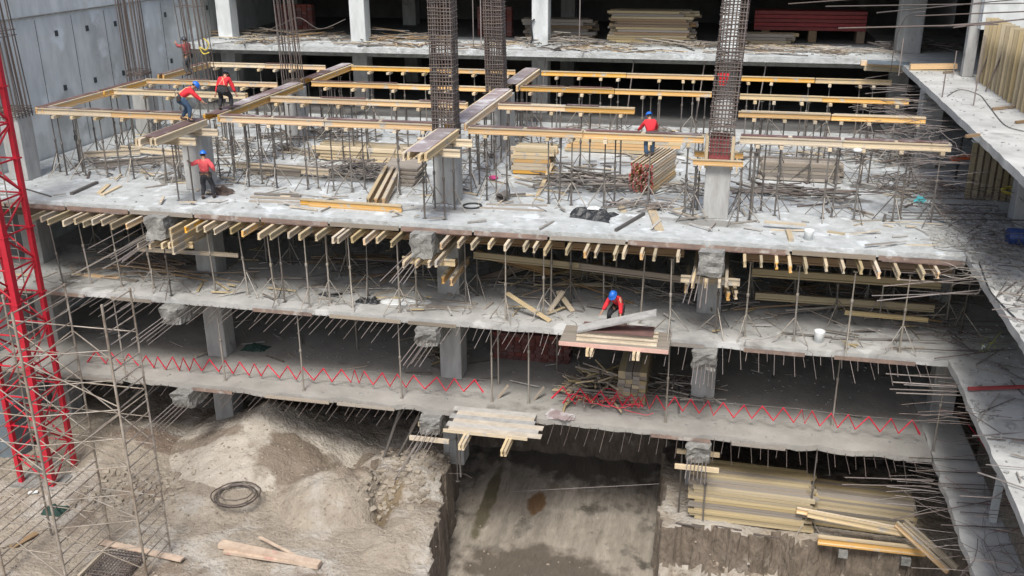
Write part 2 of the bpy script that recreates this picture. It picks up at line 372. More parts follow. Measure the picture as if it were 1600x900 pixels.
# side strips on the right, one at each level
slab(7.4, 12.6, 22.8, YB, 0, .24, stripm, jl=.05)
slab(7.4, 12.6, 20.8, YB, LB, .24, stripm, jl=.05)
slab(7.4, 8.75, 20, YB, LC, .24, stripm, jl=.08)
slab(7.4, 12.6, 25.8, YB, -LB, .24, stripm, jl=.04)
slab(7.4, 12.6, 43.3, YB, -2*LB, .28, stripm, jl=.04)
def colm(x, y, z0, z1, w=.85, m=conc, name='column', d=None):
    mb = MB(); mb.box((x, y, (z0+z1)/2), (w, d or w, z1-z0)); o = part(mb, name, m)
    bm = bmesh.new(); bm.from_mesh(o.data); bmesh.ops.bevel(bm, geom=bm.edges[:], offset=.025, segments=1, affect='EDGES'); bm.to_mesh(o.data); bm.free(); return o
CX = [-27.55, -19.75, -9.8, -.2]
for cx in CX:
    colm(cx, 33.3, 0, 2.42 if cx > -26 else 2.6) if cx != -.2 else colm(cx, 33.3, 0, 1.95)
    colm(cx, 42.3, 0, 2.45)
    colm(cx, 33.3, LB, -.2); colm(cx, 33.3, LC, LB-.2); colm(cx, 33.3, LP-.3 if cx > -9 else LG-.3, LC-.2)
    for z in (LB, LC): 
        colm(cx, 42.3, z, z+3.32); colm(cx, 51.2, z, z+3.32)
    colm(cx, 42.3, LG-.3, LC-.2)
    colm(cx, 51.2, 0, -LB-.26); colm(cx, 51.2, -LB, -2*LB-.3, m=wallm); colm(cx, 60, 0, -LB-.26); colm(cx, 60, -LB, -2*LB-.3)
colm(8.2, 51.2, -LB, -2*LB-.28, 1.1); colm(9.4, 43.5, -LB, -2*LB-.28, .42)
colm(8.0, 42.3, 0, 3.28); colm(8.0, 51.2, 0, 3.28); colm(9.9, 34.6, 0, 3.28, .7); colm(8.0, 36, LB, -.24, .7); colm(8.2, 34, LC, LB-.24, .8)
# beam stubs at the slab edges on the column lines
for z, ztop in ((0, -.2), (LB, LB-.2), (LC, LC-.2)):
    for cx in CX:
        if cx < -26: continue
        h = .85 if z == 0 else .75
        mb = MB(); nu, nv, nl = 5, 5, 16; g_ = {}
        def sp_(a, b, c):                                    # point of the roughly cast stub; a, b across, c along
            cc = c/nl; tap = 0 if z == 0 else .06*max(0, 1-cc*3.2)
            x_ = cx+(a/nu-.5)*(.76+.10*(0 if z == 0 else 1)*fn(cc*9, b, 1, cx)); y_ = 29.85+.35*(0 if z == 0 else 1)*(1-b/nv)*.5+c*.19; z_ = ztop-.002-(1-b/nv)*(h-tap)
            return Vector((x_+.09*fr(y_*1.0, z_+cx, 2.4, 3), y_+.12*fr(x_, z_, 2.2, 8)*(c == 0)+.05*fn(x_*3, z_*3, 2), z_+(.10*fr(x_, y_, 2.6, 5) if b < nv else 0)))
        def addq(f_, A, Bn):
            for p_ in range(A):
                for q_ in range(Bn):
                    k0 = len(mb.v); mb.v += [f_(p_, q_), f_(p_+1, q_), f_(p_+1, q_+1), f_(p_, q_+1)]; mb.f.append([k0, k0+1, k0+2, k0+3]); mb.mi.append(0)
        addq(lambda p_, q_: sp_(p_, q_, 0), nu, nv); addq(lambda p_, q_: sp_(nu, p_, q_), nv, nl); addq(lambda p_, q_: sp_(0, nv-p_, q_), nv, nl); addq(lambda p_, q_: sp_(nu-p_, 0, q_), nu, nl); addq(lambda p_, q_: sp_(p_, nv, q_), nu, nl)
        part(mb, 'edge_beam', conc_dirty)
    mb = MB(); mb.box((-10.8, 33.3, ztop-.3), (35.6, .5, .6)); part(mb, 'cross_beam', conc)
mb = MB(); mb.box((-10.8, 50.9, 3.02), (35.6, .5, .5)); part(mb, 'cross_beam', conc)
# back and side enclosure
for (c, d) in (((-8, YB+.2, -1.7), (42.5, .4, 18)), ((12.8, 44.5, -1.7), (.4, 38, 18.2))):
    mb = MB(); mb.box(c, d); part(mb, 'basement_wall', shadec)
mb = MB(); mb.box((9.75, 26, (LC+LB)/2-.12), (.3, 16, LB-LC-.26)); part(mb, 'basement_wall', conc_dirty)
mb = MB(); mb.box((9.9, 26, LC-2), (.3, 16, 3.5)); part(mb, 'basement_wall', conc_dirty)
# white spandrel beam of the side wing, top right
mb = MB(); mb.box((11.05, 43.0, 6.25), (3.1, .5, 1.56)); part(mb, 'edge_beam', wallm)
# brown form boards round the deck edge
for i in range(14):
    x0 = -28.7+i*2.58
    o = B(bd((x0, 30.26+.03*fn(i, 1, 3), -.175+.03*fn(i, 6, 2)), (x0+2.5+.3*fn(i, 4, 2), 30.26, -.185+.04*fn(i, 2, 3)), .04, .15, formb if i % 3 else timber_g, parent=bld, name='edge_board'))
    if i % 3: o = B(bd((x0+.1, 30.5, -.275), (x0+2.4, 30.48, -.275), .5, .022, plyb, parent=bld, name='soffit_board'))
for z in (LB, LC):
    for i in range(12):
        x0 = -28+i*2.9+random.uniform(-.1, .1)
        if random.random() < .75: B(bd((x0, 30.22, z-.11), (x0+random.uniform(1.6, 2.7), 30.23, z-.12), .03, .13, timber_g if random.random() < .5 else formb, parent=bld, name='edge_board'))

# retaining wall, left
rw = thing('retaining_wall', (-29.4, 36, 0), 'tall pale grey concrete retaining wall with tie holes along the left side', 'wall')
def RW(o): o.matrix_parent_inverse = Matrix.Translation((29.4, -36, 0)); return o
mb = MB()
mb.box((-29.3, 44, -2.35), (.6, 42, 16.6)); mb.box((-29.34, 44, 8.5), (.6, 42, 5.1)); RW(mb.build('wall_panel', wallm, rw))
for y in [27.5+2.44*i for i in range(11)]:
    for zz in (1.6, 4.4):
        o = RW(bd((-28.995, y, zz-1.38), (-28.995, y, zz+1.38), .02, .012, darkrec, parent=rw, name='panel_joint'))
RW(bd((-28.97, 23.5, 5.95), (-28.97, 64, 5.95), .10, .06, conc_dirty, parent=rw, name='pour_joint'))
for (px, py) in ((88,52),(136,44),(180,37),(258,23),(323,12),(102,137),(149,125),(193,114),(268,95),(118,215)):
    d = ray(px, py); t = -28.99/d.x; p = Vector((0,0,CH))+d*t
    RW(bd((p.x, p.y-.10, p.z), (p.x, p.y+.10, p.z), .04, .24, darkrec, parent=rw, name='tie_hole'))

# ================================================================== REBAR CAGES
def ring_mesh(w, r, m, key):
    k = ('ring', key, m.name)
    if k in _cache: return _cache[k]
    mb = MB(); h = w/2
    mb.tube([(-h,-h,0),(h,-h,0),(h,h,0),(-h,h,0)], r, 4, True)
    mb.tube([(-h,0,0),(0,-h,0),(h,0,0),(0,h,0)], r*.8, 4, True)
    me = bpy.data.meshes.new('stirrup'); me.from_pydata([tuple(v) for v in mb.v], [], mb.f); me.materials.append(m); _cache[k] = me; return me
def cage(x, y, z0, z1, w, nb, spacing, label, group=None, lean=(0, 0), ties=None, r=.021, mm=rebar):
    t = thing('rebar_cage', (x, y, z0), label, 'rebar cage', group)
    H = z1-z0; h = w/2*.93
    pts = []
    for i in range(nb):
        q = -h+2*h*i/(nb-1)
        pts += [(q, -h), (q, h)]
        if 0 < i < nb-1: pts += [(-h, q), (h, q)]
    for (a, b) in pts:
        e = random.uniform(-.4, .25)
        j = .035 if ties is None else .10
        rod((a, b, -.05), (a+lean[0]+random.uniform(-j, j), b+lean[1]+random.uniform(-j, j), H+e), r, mm, parent=t, name='rebar', seg=5)
    zs = [.08+k*spacing for k in range(int((H-.2)/spacing))] if ties is None else ties
    for k, zz in enumerate(zs):
        o = link('stirrup', ring_mesh(w, .014, mm, round(w, 2)), t)
        f = zz/H; o.location = (lean[0]*f+random.uniform(-.012, .012), lean[1]*f, zz+random.gauss(0, spacing*.12 if ties is None else .01)); o.rotation_euler = (random.gauss(0, .035), random.gauss(0, .035), random.uniform(-.03, .03))
    return t
cage(-9.8, 33.2, 2.45, 8.6, .82, 8, .125, 'dense dark rebar cage rising above the middle front column')
cage(-.2, 33.2, 2.3, 8.6, .86, 8, .125, 'dense dark rebar cage rising above the right front column behind a red patch', lean=(.22, 0))
cage(-10.1, 42.3, 2.6, 8.0, .82, 8, .14, 'rear brown rebar cage seen just right of the middle front cage', lean=(-.1, 0))
T0 = [.05,.12,.19,.26,.33, 3.1, 3.3]
cage(-27.6, 33.3, 2.5, 8.3, 1.05, 6, 1, 'tall open rebar cage leaning at the far left before the pale wall', ties=T0, lean=(-.25, 0), r=.026)
cage(-27.5, 42.0, 2.55, 8.6, .85, 5, 1, 'open rebar cage against the pale wall beside the beam corner', ties=[.3,.37,.44,.51], lean=(-.1, 0), r=.026)
cage(-24.4, 42.3, 2.6, 8.2, 1.0, 4, 1, 'open rebar cage that the dull red worker clings to', ties=[1.4, 3.4], lean=(-.3, 0), r=.024)
cage(-19.75, 42.3, 2.5, 8.0, .8, 4, 1, 'thin open rebar cage behind the left long double beam', ties=[.06,.13,.2,.27], lean=(-.2, 0), r=.024)

# ================================================================== STEEL PROPS
def prop(x, y, z0, z1, label, group, tripod=True, head=False, m=steel, lean=(0, 0)):
    rz_ = random.uniform(0, 2)
    t = thing('steel_prop', (x, y, z0), label, 'steel prop', group, rz_)
    H = z1-z0; mid = H*random.uniform(.5, .64); L = Vector((lean[0], lean[1], 0))
    bd((-.07, 0, .006), (.07, 0, .006), .14, .012, m, parent=t, name='base_plate')
    rod((0,0,0), L*(mid/H)+Vector((0,0,mid)), .034, m, parent=t, name='outer_tube')
    rod(L*(mid/H)+Vector((0,0,mid-.05)), L+Vector((0,0,H)), .025, m, parent=t, name='inner_tube')
    rod((L*(mid/H))+Vector((0,0,mid-.09)), (L*(mid/H))+Vector((0,0,mid+.03)), .052, m, parent=t, name='collar')
    bd(L+Vector((-.07,0,H-.006)), L+Vector((.07,0,H-.006)), .14, .012, m, parent=t, name='head_plate')
    if tripod:
        a0 = random.uniform(0, 6)
        for k in range(3):
            a = a0+k*2.094; c, s = math.cos(a), math.sin(a)
            r = random.uniform(.52, .78); hh = random.uniform(.68, .95)
            rod((.03*c, .03*s, hh), (r*c, r*s, .02), .019, steel_l if random.random() < .65 else m, parent=t, name='leg', seg=5)
            rod((.03*c, .03*s, .16), (r*.62*c, r*.62*s, .30), .011, m, parent=t, name='brace', seg=4)
    if head:
        t2 = random.uniform(-.1, .1)-rz_; hv = Vector((-.26*math.sin(t2), .26*math.cos(t2), 0)); hc_ = L+Vector((0, 0, H+.057))
        bd(hc_-hv, hc_+hv, .13, .11, timber_l, parent=t, name='head_block')
    return t

# ================================================================== BEAM GRID OVER THE DECK
ZT = 2.75; HB = .26
bays = [('wall-side bay', -27.0, -20.3), ('left-middle bay', -18.9, -10.35), ('right-middle bay', -9.1, -.75), ('right-hand bay', .4, 7.15)]
rows = [('front', 33.7, True), ('second', 38.3, False), ('third', 42.2, False), ('rear', 47.4, False)]
def twin(p0, p1, n, what, wood, top=None, gap=.17, grp='timber formwork beams over the upper deck'):
    """a run of n butted lengths, each with a front and a back beam"""
    p0 = Vector(p0); p1 = Vector(p1); d = (p1-p0); s = Vector((d.y, -d.x, 0)).normalized()
    for k in range(n):
        nm = (['left-hand','right-hand'] if n == 2 else ['left','centre','right'] if n == 3 else [''])[k]
        for sd, w in ((1, 'near'), (-1, 'far')):
            if gap == 0 and sd < 0: continue
            a = p0+d*(k/n+.001+.01*(sd<0)); b = p0+d*((k+1)/n-.001)
            ov = .12*random.uniform(-1, 1)
            dz = Vector((0, 0, -HB/2 - .008*k))
            lab = ('%s %s length of the %s' % (w, nm, what)) if gap else ('%s length of the %s' % (nm, what))
            ib(a+s*sd*gap+dz+d.normalized()*ov*.3, b+s*sd*gap+dz, wood if random.random() < .75 else timber_l, lab.replace('  ', ' ').strip(), 'beam', grp, s=.88 if gap < .1 else .94)
    if top:
        for k in range(n*2):
            if top == 'some' and random.random() < .62: continue
            a = p0+d*(k/(n*2)+.01); b = p0+d*((k+1)/(n*2)-.01+.0)
            z = Vector((0, 0, .014+.004*(k % 2)))
            bd(a+z, b+z, gap*2+.02 if gap else .12, .021, plyb if top != 'pale' or random.random() < .4 else plyl,
               '%s plywood strip from the left on the %s' % (ordn(k), what), 'plywood strip', 'plywood strips laid on the beam runs', name='plywood_strip')
for rn, ry, tp in rows:
    for bi, (bn, xa, xb) in enumerate(bays):
        if rn == 'second' and bi == 2: xb = -3.6
        jy = (.35, .1, -.05, .0)[bi] if rn == 'front' else (.45, -.05, .1, .2)[bi] if rn == 'second' else (-.5, .1, .6, .2)[bi] if rn == 'third' else 0
        zz = ZT+.03*fn(bi, ry, 2.3)
        twin((xa, ry+jy, zz+.03*fn(bi, 5, 3)), (xb, ry+jy*.9, zz), 2, '%s run, %s' % (rn, bn), timber_y, True if tp else ('some' if bi != 3 else None), gap=.12 if tp else (.09 if rn == 'second' else 0))
        # props under the run
        n = {0: 6, 1: 7, 2: 7, 3: 6}[bi]
        if rn == 'second' and bi == 2: n = 4
        for k in range(n):
            f = (k+.5)/n + random.uniform(-.05, .05)
            x = xa+(xb-xa)*f
            prop(x, ry+jy+random.uniform(-.05, .05), 0, zz-HB-.13, '%s steel prop from the left under the %s beam run, %s' % (ordn(k), rn, bn), 'steel props under the beam grid', tripod=random.random() < (.92 if rn in ('front', 'second') else .6), head=True, lean=(random.uniform(-.03, .03), 0))
            if rn != 'rear' and k % 2 == 0:
                prop(x+.32, ry+jy+.3+random.uniform(-.1, .3), 0, zz-HB-.12, '%s spare steel prop from the left just behind the %s run, %s' % (ordn(k//2), rn, bn), 'steel props under the beam grid', tripod=False, lean=(random.uniform(-.06, .06), 0))
# double beams running back from the deck edge at the column lines
for cx, wh, y0, y1 in ((-19.35, 'left', 29.4, 48.0), (-9.65, 'middle', 28.95, 48.0)):
    gap = .36 if cx > -12 else .31
    segs = [(y0, 33.0), (33.8, 41.7), (42.9, y1)]
    for k, (a, b) in enumerate(segs):
        for sd, w in ((-1, 'left'), (1, 'right')):
            sl_ = ['front overhanging', 'middle', 'rear'][k]
            for q in ((0, .13) if k == 0 else (0,)):
                ib((cx+sd*(gap-q*sd*sd), a+random.uniform(-.1, .25), ZT-HB/2-.01*k), (cx+sd*(gap-q), b, ZT-HB/2-.01*k), timber_l if k == 0 else timber_y,
                   '%s%s beam of the %s double run on the %s column line' % (w, ' inner' if q else '', sl_, wh), 'beam', 'timber formwork beams over the upper deck')
        nb = max(1, int((b-a)/1.9))
        for j in range(nb):
            p = a+.12+(b-a-.12)*j/nb; q = a+(b-a)*(j+1)/nb-.03
            if k == 0: p = a+.25 if j == 0 else p
            bd((cx, p, ZT+.014), (cx, q, ZT+.018+.004*(j%2)), gap*2-.09, .021, plyl if cx > -12 or j % 2 else plyb,
               '%s dusty sheet from the front, %s double run, %s column line' % (ordn(j), ['front overhanging', 'middle', 'rear'][k], wh), 'plywood strip', 'plywood strips laid on the beam runs', name='plywood_strip')
        for j in range(int((b-a)/1.25)):
            y = a+.8+j*1.25
            if abs(y-33.3) < .6 or abs(y-42.3) < .6: continue
            for sd, w in ((-1, 'left'), (1, 'right')):
                prop(cx+sd*gap, y, 0 if y > 30.9 else 0, ZT-HB-.12, '%s prop from the front, %s side of the %s double run, %s line' % (ordn(j), w, ['front overhanging', 'middle', 'rear'][k], wh), 'steel props under the beam grid', tripod=j % 2 == 0, head=False) if y > 30.8 else None
# cross bearers under the overhanging ends
for cx, wh in ((-19.35, 'left'), (-9.65, 'middle')):
    for k, y in enumerate((30.9, 32.5)):
        ib((cx-1.0, y, ZT-HB-.13), (cx+1.0, y, ZT-HB-.13), timber_l, '%s short bearer carrying the overhanging end of the %s double run' % (['front', 'rear'][k], wh), 'beam', 'short timber bearers')
# wall-side beams
for k, (a, b) in enumerate(((33.9, 37.9), (38.0, 41.3), (42.8, 47.2))):
    for sd, w in ((0, 'wall-side'), (1, 'inner')):
        ib((-27.0+sd*.28, a, ZT-HB/2), (-27.0+sd*.28, b, ZT-HB/2), timber_y, '%s beam of the %s length running back along the pale wall' % (w, ['front', 'middle', 'rear'][k]), 'beam', 'timber formwork beams over the upper deck')
    bd((-26.9, a+.05, ZT+.014), (-26.9, b-.05, ZT+.014), .3, .021, plyb, '%s plywood strip on the beams beside the pale wall' % ['front', 'middle', 'rear'][k], 'plywood strip', 'plywood strips laid on the beam runs', name='plywood_strip')
    for j in range(3):
        prop(-26.85, a+.6+j*1.3, 0, ZT-HB-.02, '%s steel prop under the %s beam length beside the pale wall' % (ordn(j), ['front', 'middle', 'rear'][k]), 'steel props under the beam grid')
for k, (z, y) in enumerate(((ZT-HB/2, 33.3), (ZT-HB/2, 33.7))):
    ib((-28.9, y, z), (-28.05, y+.1, z), timber_l, '%s short beam wedged between the far-left column and the pale wall' % ['near', 'far'][k], 'beam', 'short timber bearers')
# column head formwork on the right front column
cf = thing('column_formwork', (-.2, 33.3, 1.9), 'red faced column formwork with yellow timber clamps below the right cage', 'formwork')
bd((-.34, -.46, .5), (.34, -.46, .5), .05, .8, redend, parent=cf, name='form_panel'); bd((-.34, .46, .5), (.34, .46, .5), .05, .8, redend, parent=cf, name='form_panel')
bd((-.47, -.4, .5), (-.47, .4, .5), .05, .8, timber_l, parent=cf, name='form_panel'); bd((.47, -.4, .5), (.47, .4, .5), .05, .8, timber_l, parent=cf, name='form_panel')
for sx in (-.42, .42): bd((sx, -.53, -.1), (sx, -.53, 1.0), .09, .09, timber_l, parent=cf, name='upright')
for sy, z in ((-.64, .12), (.6, .12)): ib((-.85, sy, z), (.8, sy, z), timber_y, parent=cf, name='clamp_timber', s=.8)
for sx in (-.6, .6): ib((sx, -.8, -.06), (sx, .75, -.06), timber_l, parent=cf, name='clamp_timber', s=.6)
for k, (x, y) in enumerate(((-.95, 32.7), (.55, 32.65), (-.85, 33.9), (.6, 34.0), (-1.25, 33.2), (.95, 33.0))):
    prop(x, y, 0, 1.85 if k < 4 else 2.35, '%s steel prop standing round the right front column' % ordn(k), 'steel props round the right front column', tripod=k < 4)

# ================================================================== JOISTS UNDER THE DECK EDGE
JX = [50,65,75,99,118,130,145,160,174,198,290,308,320,335,361,379,404,422,451,468,494,520,528,550,569,589,611,689,716,737,764,789,819,834,851,885,914,930,960,974,1002,1022,1059,1164,1190,1214,1236,1261,1292,1319,1347,1375,1406,1444,1467]
for k, px in enumerate(JX):
    y0 = 29.25+random.uniform(-.12, .3) + (.0 if px < 640 else .15)
    py = 335+(px-65)*.056
    x = pl(px, py+12, y0).x
    w = timber_l if random.random() < .7 else timber_y
    side = 'left of the first edge beam stub' if px < 220 else 'between the first and second edge beam stubs' if px < 650 else 'between the second and third edge beam stubs' if px < 1100 else 'right of the third edge beam stub'
    n = len([q for q in JX[:k] if (q < 220, 220 <= q < 650, 650 <= q < 1100, q >= 1100).index(True) == (px < 220, 220 <= px < 650, 650 <= px < 1100, px >= 1100).index(True)])
    ib((x, y0, -.42-.004*(k % 3)), (x+random.uniform(-.03, .03), 33.9, -.42-.004*(k % 3)), (w, w, timber_t)[k % 3], '%s joist end from the left, %s' % (ordn(n), side), 'joist', 'timber joists poking out under the deck edge', name='timber_joist', roll=random.uniform(-.09, .09), s=random.uniform(.78, .9))
for k, (xa, xb) in enumerate(((-28.4, -24.6), (-24.5, -20.6), (-18.9, -14.9), (-14.8, -10.6), (-8.9, -5.1), (-5.0, -1.1), (.8, 3.9), (4.0, 7.2))):
    for y, w in ((31.05, 'front'), (33.3 if False else 33.9, 'rear')):
        ib((xa, y, -.68), (xb, y, -.68-.01*(k % 2)), timber_b, '%s brown bearer from the left under the joists, %s line' % (ordn(k), w), 'beam', 'bearers under the deck joists')
for ci, (cx, nm) in enumerate(((-19.75, 'left'), (-9.8, 'middle'), (-.2, 'right'))):
    for k, dx in enumerate((-.52, -.12, .3, .52)):
        ib((cx+dx, 29.45+.1*k, -1.20), (cx+dx, 33.0, -1.20), timber_l, '%s short joist from the left beneath the %s concrete stub' % (ordn(k), nm), 'joist', 'joists under the beam stubs', name='timber_joist', s=.85)
    ib((cx-.95, 30.6, -1.42), (cx+.95, 30.6, -1.42), timber_l, 'pale crossbearer slung beneath the %s concrete stub' % nm, 'beam', 'crossbearers under the stubs', s=.9)
    if ci == 0:
        for k in range(4): ib((cx+.75, 29.6, -.62-.24*k), (cx+.75, 32.2, -.62-.24*k), timber_l, '%s joist down in the stack right of the left concrete stub' % ordn(k), 'joist', 'stacked joists beside the left stub', name='timber_joist')

# ================================================================== MIDDLE LEVEL PROPS (between the two decks)
PB = [(83,100,448),(129,143,443),(175,191,448),(226,241,450),(257,268,462),(325,337,455),(376,388,460),(420,430,468),(437,445,472),(477,484,480),(510,516,474),(545,551,480),(574,575,462),(621,625,488),(649,651,480),(727,728,470),(745,746,462),(790,790,500),(849,849,497),(862,861,480),(891,891,478),(943,943,470),(1014,1000,505),(1050,1046,522),(1125,1118,520),(1170,1163,526),(1248,1240,533),(1338,1322,545),(1312,1305,505),(1385,1374,500),(1420,1405,550),(1490,1478,505),(1515,1500,520)]
for k, (xt, xb, yb) in enumerate(PB):
    p = lv(xb, yb, LB); q = pl(xt, 395, p.y)
    side = 'left bay' if xb < 320 else 'left-middle bay' if xb < 690 else 'right-middle bay' if xb < 1100 else 'right-hand bay'
    n = sum(1 for w in PB[:k] if (w[1] < 320, 320 <= w[1] < 690, 690 <= w[1] < 1100, w[1] >= 1100).index(True) == (xb < 320, 320 <= xb < 690, 690 <= xb < 1100, xb >= 1100).index(True))
    prop(p.x, p.y, LB, -.82, '%s steel prop from the left under the deck edge, %s' % (ordn(n), side), 'props under the deck edge', tripod=k not in (0, 1, 2, 5, 21, 22), m=steel_l if k % 4 else steel, lean=(min(.12, max(-.12, (q.x-p.x))), 0))
n = 0
for (xa, xb, cnt) in ((-26.5, -20.6, 6), (-18.9, -10.6, 10), (-8.9, -1, 9), (.7, 7, 8)):
    for y in (34.6, 37.2):
        for k in range(cnt//2+1):
            x = xa+(xb-xa)*(k+.5+random.uniform(-.25, .25))/(cnt//2+1)
            bay = {-26.5: 'left bay', -18.9: 'left-middle bay', -8.9: 'right-middle bay', .7: 'right-hand bay'}[xa]
            prop(x, y+random.uniform(-.4, .4), LB, -.82 if y < 35 else -.5, '%s prop from the left in the %s inner row below deck, %s' % (ordn(k), 'nearer' if y < 35 else 'deeper', bay), 'inner props below the deck', tripod=random.random() < .85, m=steel_l if random.random() < .4 else steel)
# lower level props
for k, (xt, yt, xb, yb) in enumerate(((461,490,475,610),(554,500,558,545),(621,500,628,622),(766,512,769,628),(777,512,779,600),(825,515,826,630),(870,520,870,580),(1046,530,1040,660),(1315,555,1300,665),(193,460,197,590),(383,470,352,595),(1470,620,1458,705))):
    p = lv(xb, yb, LC)
    prop(p.x, p.y, LC, LB-.2, '%s slender prop from the left between the two lower slabs' % ordn(k), 'slender props between the lower slabs', tripod=False, m=steel_l)
for k, (xb, yb) in enumerate(((1262, 830), (1098, 815), (1060, 800), (715, 745))):
    p = lv(xb, yb, LG); prop(p.x, p.y, LG-.2, LC-.25, '%s slender prop from the right below the lowest slab' % ordn(k), 'slender props below the lowest slab', tripod=k == 0, m=steel)

# ================================================================== STARTER BARS OUT OF THE SLAB EDGES
def starters(z, x0, x1, st, long_, name, mm=rebar_l):
    n = int((x1-x0)/st); cnt = [0]*4
    for k in range(n):
        x = x0+k*st+random.uniform(-.05, .05)
        if any(abs(x-cx) < .45 for cx in CX): continue
        L = long_*random.uniform(.85, 1.1) if k % 2 == 0 else long_*random.uniform(.35, .55)
        bay = 0 if x < CX[1] else 1 if x < CX[2] else 2 if x < CX[3] else 3; cnt[bay] += 1
        rod((x, 30.5, z-.14), (x+random.uniform(-.09, .05), 30.2-L, z-.16-random.uniform(0, .14)), .0105, mm, '%s starter bar from the left on the %s slab edge, %s' % (ordn(cnt[bay]-1), name, ('left of the left stub', 'left-middle bay', 'right-middle bay', 'right-hand bay')[bay]), 'starter bar', 'starter bars along the %s slab edge' % name, name='starter_bar', seg=5)
starters(LB, -27.5, 7.2, .29, 1.45, 'middle')
starters(LC, -24.5, 7.2, .31, 1.15, 'lowest', rebar)
for z, nm in ((LB, 'middle'), (LC, 'lowest')):
    for cx, wh in ((-19.75, 'left'), (-9.8, 'middle'), (-.2, 'right')):
        for k in range(6):
            rod((cx-.3+.12*k, 30.6, z-.6-.05*(k % 3)), (cx-.35+.13*k, 28.7-.3*random.random()-(.5 if cx < -5 else 0), z-.68-.06*(k % 3)), .017, rebar_l, '%s bar from the left in the bundle from the %s stub, %s slab' % (ordn(k), wh, nm), 'starter bar', 'bars out of the %s stub of the %s slab' % (wh, nm), name='starter_bar')
for cx, wh in ((-19.75, 'left'), (-9.8, 'middle'), (-.2, 'right')):
    for k in range(5):
        rod((cx-.5+.11*k, 31, -.98), (cx-.75+.17*k, 28.2-random.uniform(0, .5), -1.12-.3*random.random()), .018, rebar_l, '%s bar from the left in the bundle from the %s deck stub' % (ordn(k), wh), 'starter bar', 'bars out of the %s deck edge stub' % wh, name='starter_bar')
for k in range(9):
    x = -20.6+.09*k - (k*.02); rod((x, 31, -.5-.09*k), (x-.3, 27.6+.25*k*.5, -.7-.12*k), .016, rebar_l, '%s slanting bar from the top left of the left deck stub' % ordn(k//2), 'starter bar', 'slanting bars left of the left deck stub', name='starter_bar') if k % 2 == 0 else None
# bars out of the side strips, pointing to the left
def sidebars(z, lst, name, r=.02, mm=rebar, L0=9.3):
    for k, (xe, ye, x2, y2) in enumerate(lst):
        p = lv(xe, ye, z); q = lv(x2, y2, z+.04)
        rod(p, q, r, mm, '%s long bar from the top of those sticking out of the %s' % (ordn(k), name), 'starter bar', 'long bars out of the %s' % name, name='starter_bar')
sidebars(.12, [(1382,293,1600,294),(1400,298,1600,299),(1388,332,1600,334),(1384,342,1600,344),(1440,318,1560,322),(1420,308,1540,312)], 'deck side strip')
sidebars(-.7, [(1398,425,1530,432),(1405,437,1540,445),(1380,447,1520,436),(1370,470,1540,452),(1362,462,1530,458)], 'side beam', .017, rebar_l)
sidebars(LB+.1, [(1390,500,1590,503),(1400,508,1590,512),(1388,530,1580,536),(1395,543,1530,550),(1430,522,1600,520),(1460,560,1560,548)], 'middle side strip', .018)
sidebars(LB-.35, [(1384,584,1500,592),(1395,597,1502,604),(1412,601,1498,606),(1390,608,1500,612),(1400,614,1505,618)], 'middle side beam', .022, rebar_l)
sidebars(LC+.1, [(1420,715,1600,722),(1430,735,1600,742),(1455,755,1600,760),(1480,762,1600,768),(1495,785,1600,792),(1500,800,1600,806),(1470,820,1600,826),(1390,812,1590,775)], 'lowest side strip', .018)
sidebars(LC-.4, [(1320,746,1460,750),(1315,757,1455,760),(1380,748,1458,752),(1385,760,1462,768)], 'lowest side beam', .02, rebar_l)
sidebars(-2*LB-.1, [(1232,6,1430,-8),(1290,10,1600,5),(1370,20,1640,-6),(1430,25,1600,18),(1468,41,1640,27),(1490,43,1640,25),(1310,44,1560,38)], 'top side slab', .02)
# tangles of bent wire and mesh on the side strips
def tangle(name, box, n, z, label, m=rebar, r=.0085, h=.5, zz=0, L=(.4, 1.6)):
    mb = MB(); x0, x1, y0, y1 = box
    for i in range(n):
        p = Vector((random.uniform(x0, x1), random.uniform(y0, y1), z+random.uniform(.02, h)))
        a = random.uniform(0, 6.28); pts = [p]
        l = random.uniform(*L)/4
        for k in range(4):
            a += random.uniform(-.7, .7); p = p+Vector((math.cos(a)*l, math.sin(a)*l, random.uniform(-.35, .3)*l)); p.z = max(z+.01, p.z); pts.append(p)
        mb.tube(pts, r*random.uniform(.7, 1.3), 4)
    return tagit(mb.build(name, m), label, 'scrap heap', None, 'stuff')
tangle('rebar_tangle', (7.4, 9.2, 30.5, 33.6), 80, 0, 'tangle of bent rebar and wire heaped at the right end of the deck', m=rebar, h=.45)
tangle('wire_tangle', (7.0, 9.3, 27.5, 31.2), 90, 0, 'blue grey tangle of tie wire on the side strip beside the deck corner', m=steel_l, h=.3, r=.007)
tangle('rebar_tangle', (5.6, 9.3, 33.8, 38.5), 110, 0, 'mess of rebar offcuts under the side strip by the sheeting', m=rebar, h=1.0, L=(.8, 2.4))
tangle('rebar_tangle', (7.0, 9.0, 33, 43), 70, LB, 'dark rebar tangle at the right end of the middle floor', m=rebar, h=1.2, L=(1, 2.6))
tangle('rebar_tangle', (9.0, 11.5, 22, 33), 180, LC+.1, 'reddish mat of rebar beyond the lowest side strip', m=mat('red_rust', (.24,.09,.07), (.13,.06,.05), 5, .8, .1), h=1.9, L=(.8, 2.4))
tangle('rebar_tangle', (7.4, 9.6, 22, 27), 60, LC, 'loose bars lying across the lowest side strip', m=rebar, h=.3, L=(1.5, 3.5))
tangle('rebar_tangle', (5.2, 7.3, 33, 40), 70, 1.9, 'thin bars and ties hanging near the right ends of the beam runs', m=rebar_l, h=1.0, L=(.8, 2.6))
tangle('rebar_tangle', (6.6, 8.6, 41, 47), 60, .2, 'bars crowding the rear right corner under the top slab edge', m=rebar, h=2.6, L=(1, 2.6))
